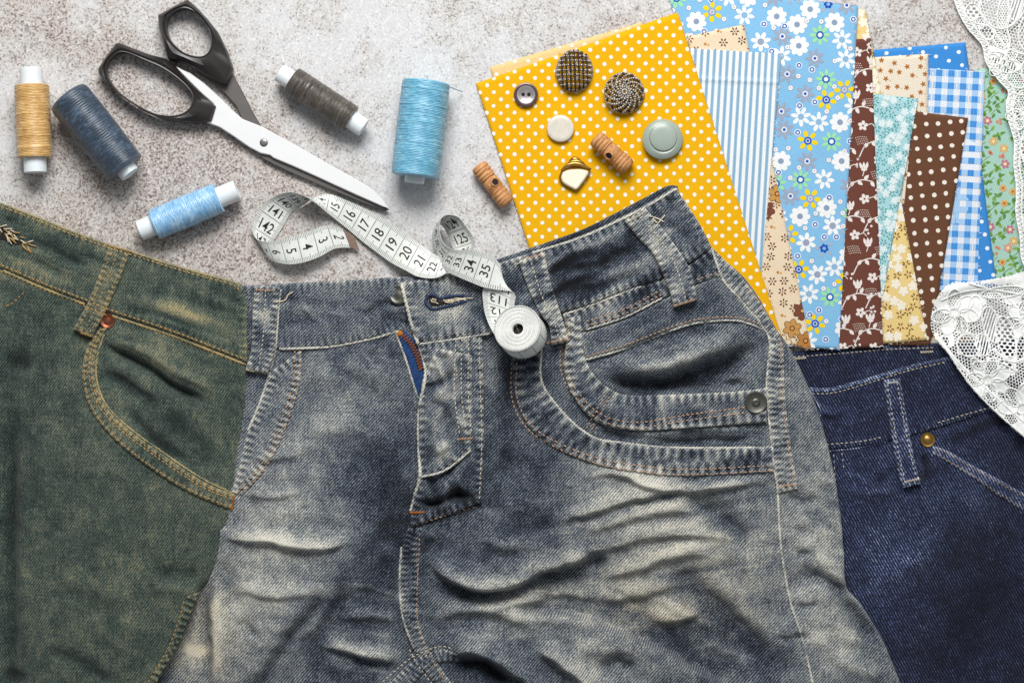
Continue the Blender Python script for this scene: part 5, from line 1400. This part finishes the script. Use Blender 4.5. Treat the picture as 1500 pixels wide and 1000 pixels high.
    # side seam
    g.strip('side_seam', [(1042, 362), (1059, 410), (1088, 441), (1118, 478), (1127, 504), (1123, 563), (1128, 630), (1135, 693), (1139, 722)], [(1058, 378), (1082, 402), (1108, 436), (1130, 474), (1146, 505), (1149, 575), (1157, 645), (1166, 700), (1168, 716)], blotch=0.26, off=5, er=3, eh=2.6, skirt=4, wear=0.36, res=2.2, pucker=(1.0, 9, 9), df=0.05)
    # belt loops
    def loop(L, Rr, **kw): return g.strip('belt_loop', L, Rr, er=5, eh=4.5, skirt=9, wear=0.36, res=1.8, wearw=2.6, blotch=0.4, **kw)
    loop([(374, 419), (371, 470), (370, 509), (361, 541)], [(411, 421), (408, 452), (403, 512), (393, 547)], off=14, df=0.14, pucker=(0.8, 9, 6))
    loop([(760, 384), (774, 424), (793, 462), (804, 478), (808, 506)], [(797, 370), (806, 412), (818, 450), (827, 478), (833, 499)], off=18, df=0.12, pucker=(0.8, 9, 6))
    loop([(914, 325), (935, 350), (957, 375), (979, 424), (986, 450)], [(944, 305), (976, 344), (1004, 385), (1015, 415), (1020, 440)], off=18, df=0.12, pucker=(0.8, 9, 6))
    # stitching
    T, Cc, D_ = M['thr_tan'], M['thr_cream'], M['thr_dark']
    g.stitches([[(432, 513), (430, 560), (415, 610), (396, 660), (376, 690), (348, 722)], [(440, 513), (438, 562), (423, 613), (403, 663), (383, 693), (356, 722)]], T, 6.8, 5.2, 2.3)
    g.stitches([[(391, 425), (389, 470), (386, 505), (381, 535)]], Cc, 6.5, 5, 1.7)
    g.stitches([[(668, 497), (666, 572), (674, 640)], [(677, 496), (676, 572), (684, 640)], [(687, 495), (686, 572), (691, 636)], [(702, 494), (704, 580), (706, 640), (702, 734)]], Cc, 7, 5.2, 1.8)
    g.stitches([[(602, 771), (640, 758), (700, 741)], [(615, 780), (612, 850), (611, 900), (622, 945), (645, 985), (668, 1020)]], T, 7.2, 5.6, 1.9)
    g.stitches([[(560, 998), (590, 972), (612, 957), (645, 946), (668, 949)], [(600, 950), (612, 972), (640, 1010)]], Cc, 7, 5.2, 1.7)
    hs = [(840, 468), (833, 500), (828, 523), (833, 553), (853, 582), (873, 602), (900, 614), (940, 618), (1007, 607), (1092, 596)]
    g.stitches([hs, offset(spline(hs, 6), 8)], T, 6.8, 5.2, 2.3)
    ps = [(757, 530), (757, 580), (773, 617), (807, 643), (873, 670), (940, 682), (1007, 687), (1132, 681)]
    g.stitches([ps, offset(spline(ps, 6), 7.5)], T, 7, 5.4, 2.4)
    g.stitches([[(858, 478), (914, 460), (975, 428)], [(858, 471), (914, 453), (975, 421)], [(1019, 410), (1056, 398)]], T, 6.8, 5.2, 2.2)
    g.stitches([[(860, 522), (914, 506), (997, 474), (1038, 466), (1081, 465), (1114, 475)]], T, 6.8, 5.2, 2.2)
    g.stitches([[(1093, 420), (1118, 452), (1136, 480), (1142, 505), (1145, 580), (1153, 647), (1161, 704)]], T, 6.8, 5.2, 2.2)
    g.stitches([[(886, 578), (856, 632)], [(893, 580), (864, 634)]], T, 6.5, 5, 1.9)
    g.stitches([[(778, 385), (792, 430), (812, 475), (818, 495)], [(938, 322), (968, 355), (990, 395), (1003, 440)]], Cc, 6.5, 5, 1.7)
    g.stitches([[(617, 498), (660, 491), (718, 481)], [(830, 451), (868, 439), (916, 419), (966, 402)]], D_, 7, 5, 1.6)
    bartack(g, (377, 425), (404, 426), T); bartack(g, (363, 541), (390, 547), Cc); bartack(g, (768, 380), (793, 374), T); bartack(g, (801, 503), (829, 496), T)
    bartack(g, (921, 325), (940, 314), Cc); bartack(g, (985, 449), (1016, 439), T); bartack(g, (670, 643), (692, 641), T); bartack(g, (601, 750), (622, 749), M['thr_orange']); bartack(g, (1140, 712), (1166, 708), T)
    # worn seam edges
    def sc(p, r=1.9, f=0.85, **k): g.cord('seam_edge', p, r, rope=0.25, fade=f, **k)
    sc([(589, 416), (597, 450), (606, 484), (613, 503)], 2.8, 0.95); sc([(613, 503), (622, 532), (623, 555), (614, 604), (614, 660), (616, 696), (609, 722), (602, 748)], 2.5, 0.9)
    sc([(613, 504), (660, 498), (720, 488)], 1.8, 0.85); sc([(410, 511), (480, 508), (540, 497), (584, 485)], 2.2, 0.9); sc([(580, 489), (593, 522), (605, 560), (613, 584)], 1.8, 0.8)
    sc([(616, 698), (652, 688), (690, 659)], 1.9, 0.85); sc([(793, 505), (792, 553), (807, 583), (840, 620), (873, 642), (907, 648), (973, 655), (1060, 656), (1130, 655)], 2.0, 0.82)
    sc([(1041, 363), (1059, 411), (1087, 442), (1118, 479), (1127, 504), (1123, 563), (1128, 630), (1135, 693), (1139, 722), (1144, 800), (1158, 880), (1174, 932), (1190, 1000), (1196, 1040)], 1.9, 0.85)
    sc([(858, 527), (914, 511), (997, 479), (1038, 471), (1081, 470), (1118, 482)], 1.7, 0.82); sc([(858, 483), (914, 465), (969, 437)], 1.6, 0.8)
    sc([(588, 800), (586, 850), (590, 900), (606, 948)], 1.8, 0.75); sc([(780, 371), (855, 347), (938, 308), (984, 281), (991, 278)], 2.0, 0.95); sc([(870, 640), (900, 652)], 1.0, 0.6)
    sc([(828, 460), (868, 447), (916, 428), (966, 410)], 1.7, 0.75); sc([(396, 545), (388, 570), (378, 598), (364, 630)], 1.8, 0.9); sc([(412, 424), (409, 452), (404, 512), (396, 543)], 1.6, 0.9)
    # buttonhole, worn and frayed
    bh = NT('blue_buttonhole_thread'); m_bh = bh.done(bh.ramp(bh.noise(bh.co(), 0.6, 2), [(0.3, lin('#1b2236')), (0.7, lin('#46526f'))]), 0.85, 0, 0.2)
    p = resample(spline([(680, 433), (660, 434), (645, 437), (636, 432), (627, 434), (624, 442), (629, 450), (637, 453), (650, 450), (668, 446), (682, 441), (684, 436), (680, 433)], 6), 1.6)
    V, F = tube_geo(np.c_[p, g.top(p[:, 0], p[:, 1])+0.6], 2.2, 7, 0.45, 3.2); mesh_obj('buttonhole_edge', V, F, m_bh, root, ZN)
    slit = spline([(680, 436), (660, 438), (645, 441), (636, 435), (629, 438), (630, 446), (638, 449), (652, 446), (668, 442), (680, 438)], 4)
    z = float(g.top([650], [440])[0]); zz = g.top(slit[:, 0], slit[:, 1])+0.5
    mesh_obj('buttonhole_slit', np.c_[slit, zz], [tuple(range(len(slit)))], M['hole'], root, ZN)
    fr = []
    for k in range(15):
        x = 650+R.uniform(-4, 30); y = 441-(x-650)*0.1+R.uniform(-2, 2.5); zt = float(g.top([x], [y])[0])+1.4
        fr.append([(x, y, zt), (x+R.uniform(2, 8), y+R.uniform(-2, 2), zt+1.2), (x+R.uniform(8, 14), y+R.uniform(-3, 2), zt+0.3)])
    for k in range(7):
        x = 634+R.uniform(-3, 6); y = 438+R.uniform(-2, 6); zt = float(g.top([x], [y])[0])+1.4; fr.append([(x, y, zt), (x+R.uniform(1, 5), y+R.uniform(-3, 5), zt+1)])
    tubes('frayed_threads', [spline(q, 4) if len(q) > 2 else q for q in fr], 0.75, Cc, root, ZN)
    # jeans button half under the flap
    z = float(g.top([578], [430])[0])
    lathe('shank_button', (585, 432, z-2.0), (-0.25, -0.1, 1), [(0, 11), (2.5, 14.5), (4.0, 14.5), (4.6, 12.5), (3.4, 10.5), (3.4, 6), (4.2, 3), (4.3, 0.4)], M['pewter'], root, ZN, 36, 40)  # pewter colour kept dark to hold the shadow under the flap
    # zip teeth thread
    p = spline([(585, 488), (600, 500), (610, 518), (617, 541)], 5); q = resample(p, 2.2); nn = offset(q, 1.0)-q
    amp = np.where(np.arange(len(q)) % 2, 4.5, -4.5)*np.linspace(1, 0.8, len(q)); w = q+nn*amp[:, None]
    V, F = tube_geo(np.c_[w, g.top(w[:, 0], w[:, 1])+1.2], 1.25, 5); mesh_obj('zip_stitching', V, F, M['thr_orange'], root, ZN, kind='stuff')
    lathe('zip_stop', (586, 488, float(g.top([586], [488])[0])), (0, 0, 1), [(0, 4), (1.8, 3.6), (2.8, 1.8), (3, 0.3)], M['thr_orange'], root, ZN, 14)
    rivet(g, 1106, 589, [(0, 16), (2, 16.5), (3.6, 15), (3.2, 13), (2.6, 12), (2.6, 6.5), (3.8, 5.4), (4.2, 3.6), (3.0, 2.6), (2.8, 0.4)], M['pewter'])
    # loose thread ends
    L = []
    for pts in ([(404, 443), (418, 440), (423, 432), (430, 428)], [(955, 322), (962, 328), (968, 322), (973, 316)], [(950, 318), (960, 320), (972, 326)], [(756, 388), (764, 384), (772, 378)]):
        p = resample(spline(pts, 5), 2); L.append(np.c_[p, g.top(p[:, 0], p[:, 1])+1.6])
    tubes('loose_threads', L, 1.0, Cc, root, ZN)
    return g
grey()

# ------------------------------------------------------------------ olive jeans (left, on top)
def olive():
    root = thing('jeans', 'olive green jeans with ochre stitching and a copper rivet, at the left edge', 'jeans', 170, 680, 0, JG, zn=36)
    ZN = 36
    h = HF(lambda x, y: 14+20*ss(60, 320, x+0.35*(y-420))*1.0+8*np.exp(-((x-170)/110)**2)*ss(560, 700, y), 9, 0.9); h.f0 = 0.47; h.crs = 0.5; h.clampz = True; h.gain = 1.3; h.warp = 2.5
    h.streaks(100, 370, 140, 50, 22, 60, 10, 2.5, 0.35).streaks(260, 470, 110, 50, 20, 60, 10, 2.0, 0.35).streaks(120, 800, 140, 200, 30, 60, 22, 2.5, 0.05)
    h.ridge([(140, 497), (175, 520), (215, 540), (260, 568), (315, 594)], -12, 5, 9, fg=0.7).ridge([(150, 490), (200, 512), (260, 545), (330, 580)], 5, 9, 6, fg=0.8)
    h.ridge([(140, 545), (170, 556), (205, 578), (240, 600)], -7, 7, 10).ridge([(230, 600), (275, 640), (320, 690)], -5, 14).ridge([(170, 590), (220, 640), (290, 690)], -6, 10, 4)
    h.ridge([(185, 474), (240, 490), (310, 520)], -2, 8)
    h.ridge([(225, 846), (262, 840), (295, 856)], -4, 10, 16, fg=0.5).ridge([(215, 860), (260, 858), (292, 872)], 4, 10).ridge([(90, 860), (140, 882), (180, 902)], -3, 14)
    h.ridge([(60, 950), (110, 968), (170, 1005)], -5, 9).ridge([(0, 985), (40, 1000)], -6, 10).ridge([(200, 900), (160, 950)], 3, 20).ridge([(90, 840), (140, 860), (200, 880)], 2.5, 18)
    h.ridge([(16, 600), (14, 760), (18, 900), (12, 1040)], -8, 7, 10, fg=0.6).ridge([(0, 540), (20, 530), (40, 545)], -5, 14).ridge([(40, 560), (60, 640), (60, 720)], 2, 24)
    h.ridge([(30, 345), (80, 368), (130, 395)], -3, 6, fg=1.2).ridge([(20, 362), (80, 385), (130, 410)], 2.4, 7, fg=1.8).ridge([(40, 380), (90, 404)], -3, 6).ridge([(0, 320), (20, 324)], -4, 7)
    h.ridge([(175, 430), (240, 452), (320, 480)], 1.8, 9, fg=1.5).ridge([(190, 400), (250, 425)], -1.6, 8).ridge([(180, 455), (260, 480), (350, 512)], 1.5, 5, fg=1.4)
    h.fade(120, 730, 110, 120, 0.03).fade(30, 620, 50, 160, -0.12).fade(220, 520, 100, 30, 0.05).fade(230, 640, 50, 50, -0.08).fade(60, 400, 80, 25, 0.10, 0.35).fade(250, 460, 90, 25, 0.10, 0.33).fade(70, 900, 70, 70, 0.04).fade(10, 800, 12, 200, -0.1)
    g = Garment(root, h, M['olive_denim'], ZN)
    top = [(-50, 284), (0, 297), (60, 320), (110, 340), (158, 357), (188, 366), (250, 386), (310, 403), (345, 413), (357, 424)]
    out = np.vstack([spline(top, 4), spline([(357, 424), (360, 440), (362, 520), (361, 570), (353, 645), (345, 720), (341, 745), (325, 800), (305, 848), (294, 862), (283, 885), (264, 935), (242, 975), (225, 1005), (200, 1056)], 4)[1:], [(-50, 1056)]])
    g.patch('front_panel', out, off=0, er=7, eh=7, res=2.6, skirt=22, wear=0.12)
    seam = [(-50, 375), (0, 393), (60, 419), (120, 442), (160, 458), (250, 488), (320, 515), (361, 531)]
    wb = np.vstack([spline(top, 4), spline([(361, 440), (362, 531)], 4), spline(seam[::-1], 4)])
    g.patch('waistband', wb, off=4.5, er=4, eh=3.6, skirt=16, wear=0.36, pucker=(0.5, 10, 8), wearw=3)
    g.strip('belt_loop', [(158, 358), (148, 390), (128, 440), (105, 482)], [(189, 366), (178, 400), (156, 450), (133, 494)], off=11.5, er=3.5, eh=3, skirt=8, wear=0.45, res=2, df=0.06, pucker=(0.6, 9, 6), wearw=2.6)
    pin = [(156, 478), (146, 495), (138, 520), (137, 555), (150, 590), (180, 622), (240, 666), (300, 706), (344, 724)]
    pout = [(140, 484), (126, 505), (118, 535), (119, 562), (131, 600), (164, 640), (220, 685), (280, 722), (341, 748)]
    g.strip('pocket_band', pin, pout, off=4.5, er=3.5, eh=3, skirt=8, wear=0.45, res=2, df=0.04, pucker=(0.6, 10, 6), wearw=2.6)
    g.strip('inseam', [(275, 872), (266, 900), (250, 945), (218, 1000), (200, 1040)], [(293, 866), (283, 890), (264, 938), (240, 980), (222, 1012)], off=3, er=3, eh=2.5, skirt=4, wear=0.3, res=2.2, pucker=(1.2, 10, 7), df=-0.05)
    G_, T = M['thr_gold'], M['thr_ochre']
    tp = spline(top, 4)
    g.stitches([offset(tp, 5.5)], T, 7, 5.6, 1.7)
    sm = spline(seam, 4)
    g.stitches([offset(sm, -4.0), offset(sm, 5.0)], T, 7, 5.6, 1.8)
    def ofl(L, d): return offset(spline(L, 5), d)
    g.stitches([[(163, 364), (152, 396), (132, 445), (112, 482)], [(172, 366), (160, 400), (141, 448), (121, 487)], [(183, 370), (172, 402), (150, 452), (129, 490)]], T, 6.5, 5, 1.5)
    g.stitches([offset(spline(pin, 5), 4), offset(spline(pin, 5), 7.5), offset(spline(pout, 5), -4)], T, 6.6, 5.2, 1.6)
    g.stitches([[(270, 880), (262, 908), (246, 950), (216, 1000)]], T, 7, 5.4, 1.6)
    g.stitches([[(30, 428), (10, 446), (0, 448)]], T, 7, 5, 1.5)
    for k in range(7):
        a = np.array([(282, 884), (276, 902), (269, 920), (261, 938), (252, 955), (242, 970), (232, 985)][k]); 
        if k % 2 == 0: g.stitches([[a-(9, 1), a+(7, 3)]], M['thr_dark'], 6, 4.6, 1.5)
    bartack(g, (108, 484), (132, 492), M['thr_gold'], 3.5); bartack(g, (160, 360), (187, 367), M['thr_gold'], 3)
    bartack(g, (343, 726), (340, 746), M['thr_orange'], 2.5)
    g.cord('seam_edge', [(0, 396), (60, 422), (120, 445)], 2.0, rope=0.25, fade=0.9); g.cord('seam_edge', [(160, 462), (250, 491), (320, 518), (360, 534)], 2.0, rope=0.25, fade=0.85)
    g.cord('seam_edge', offset(tp, 1.5)[4:], 1.8, rope=0.25, fade=0.9, lift=-0.6)
    g.cord('seam_edge', [(150, 490), (140, 520), (139, 555), (152, 590), (182, 621), (241, 664), (300, 703), (342, 722)], 1.6, rope=0.2, fade=0.85)
    rivet(g, 155, 470, [(0, 11.5), (2, 11.8), (3.6, 10.6), (3.4, 8.5), (2.2, 6.2), (2.2, 5.4), (3.8, 4.6), (4.2, 0.4)], M['copper'])
    # torn buttonhole at the edge of the picture
    x0 = [(-8, 330), (6, 340), (22, 352), (40, 360)]
    L = []
    for k in range(26):
        t = R.random(); x = -6+t*44+R.uniform(-3, 3); y = 332+t*28+R.uniform(-6, 6); zt = float(g.top([x], [y])[0])+1.0; a = 0.5+R.uniform(-0.9, 0.9); l = R.uniform(6, 15)
        L.append(spline([(x, y, zt), (x+math.cos(a)*l*0.5, y+math.sin(a)*l*0.5, zt+2.0), (x+math.cos(a)*l, y+math.sin(a)*l, zt+0.6)], 4))
    tubes('frayed_threads', L[:13], 1.0, M['thr_gold'], root, ZN); tubes('frayed_threads', L[13:], 0.9, M['thr_cream'], root, ZN)
    s = spline([(-12, 330), (2, 333), (14, 344), (30, 355), (20, 358), (4, 352), (-12, 350)], 4); mesh_obj('torn_slit', np.c_[s, g.top(s[:, 0], s[:, 1])+0.35], [tuple(range(len(s)))], M['hole'], root, ZN)
olive()
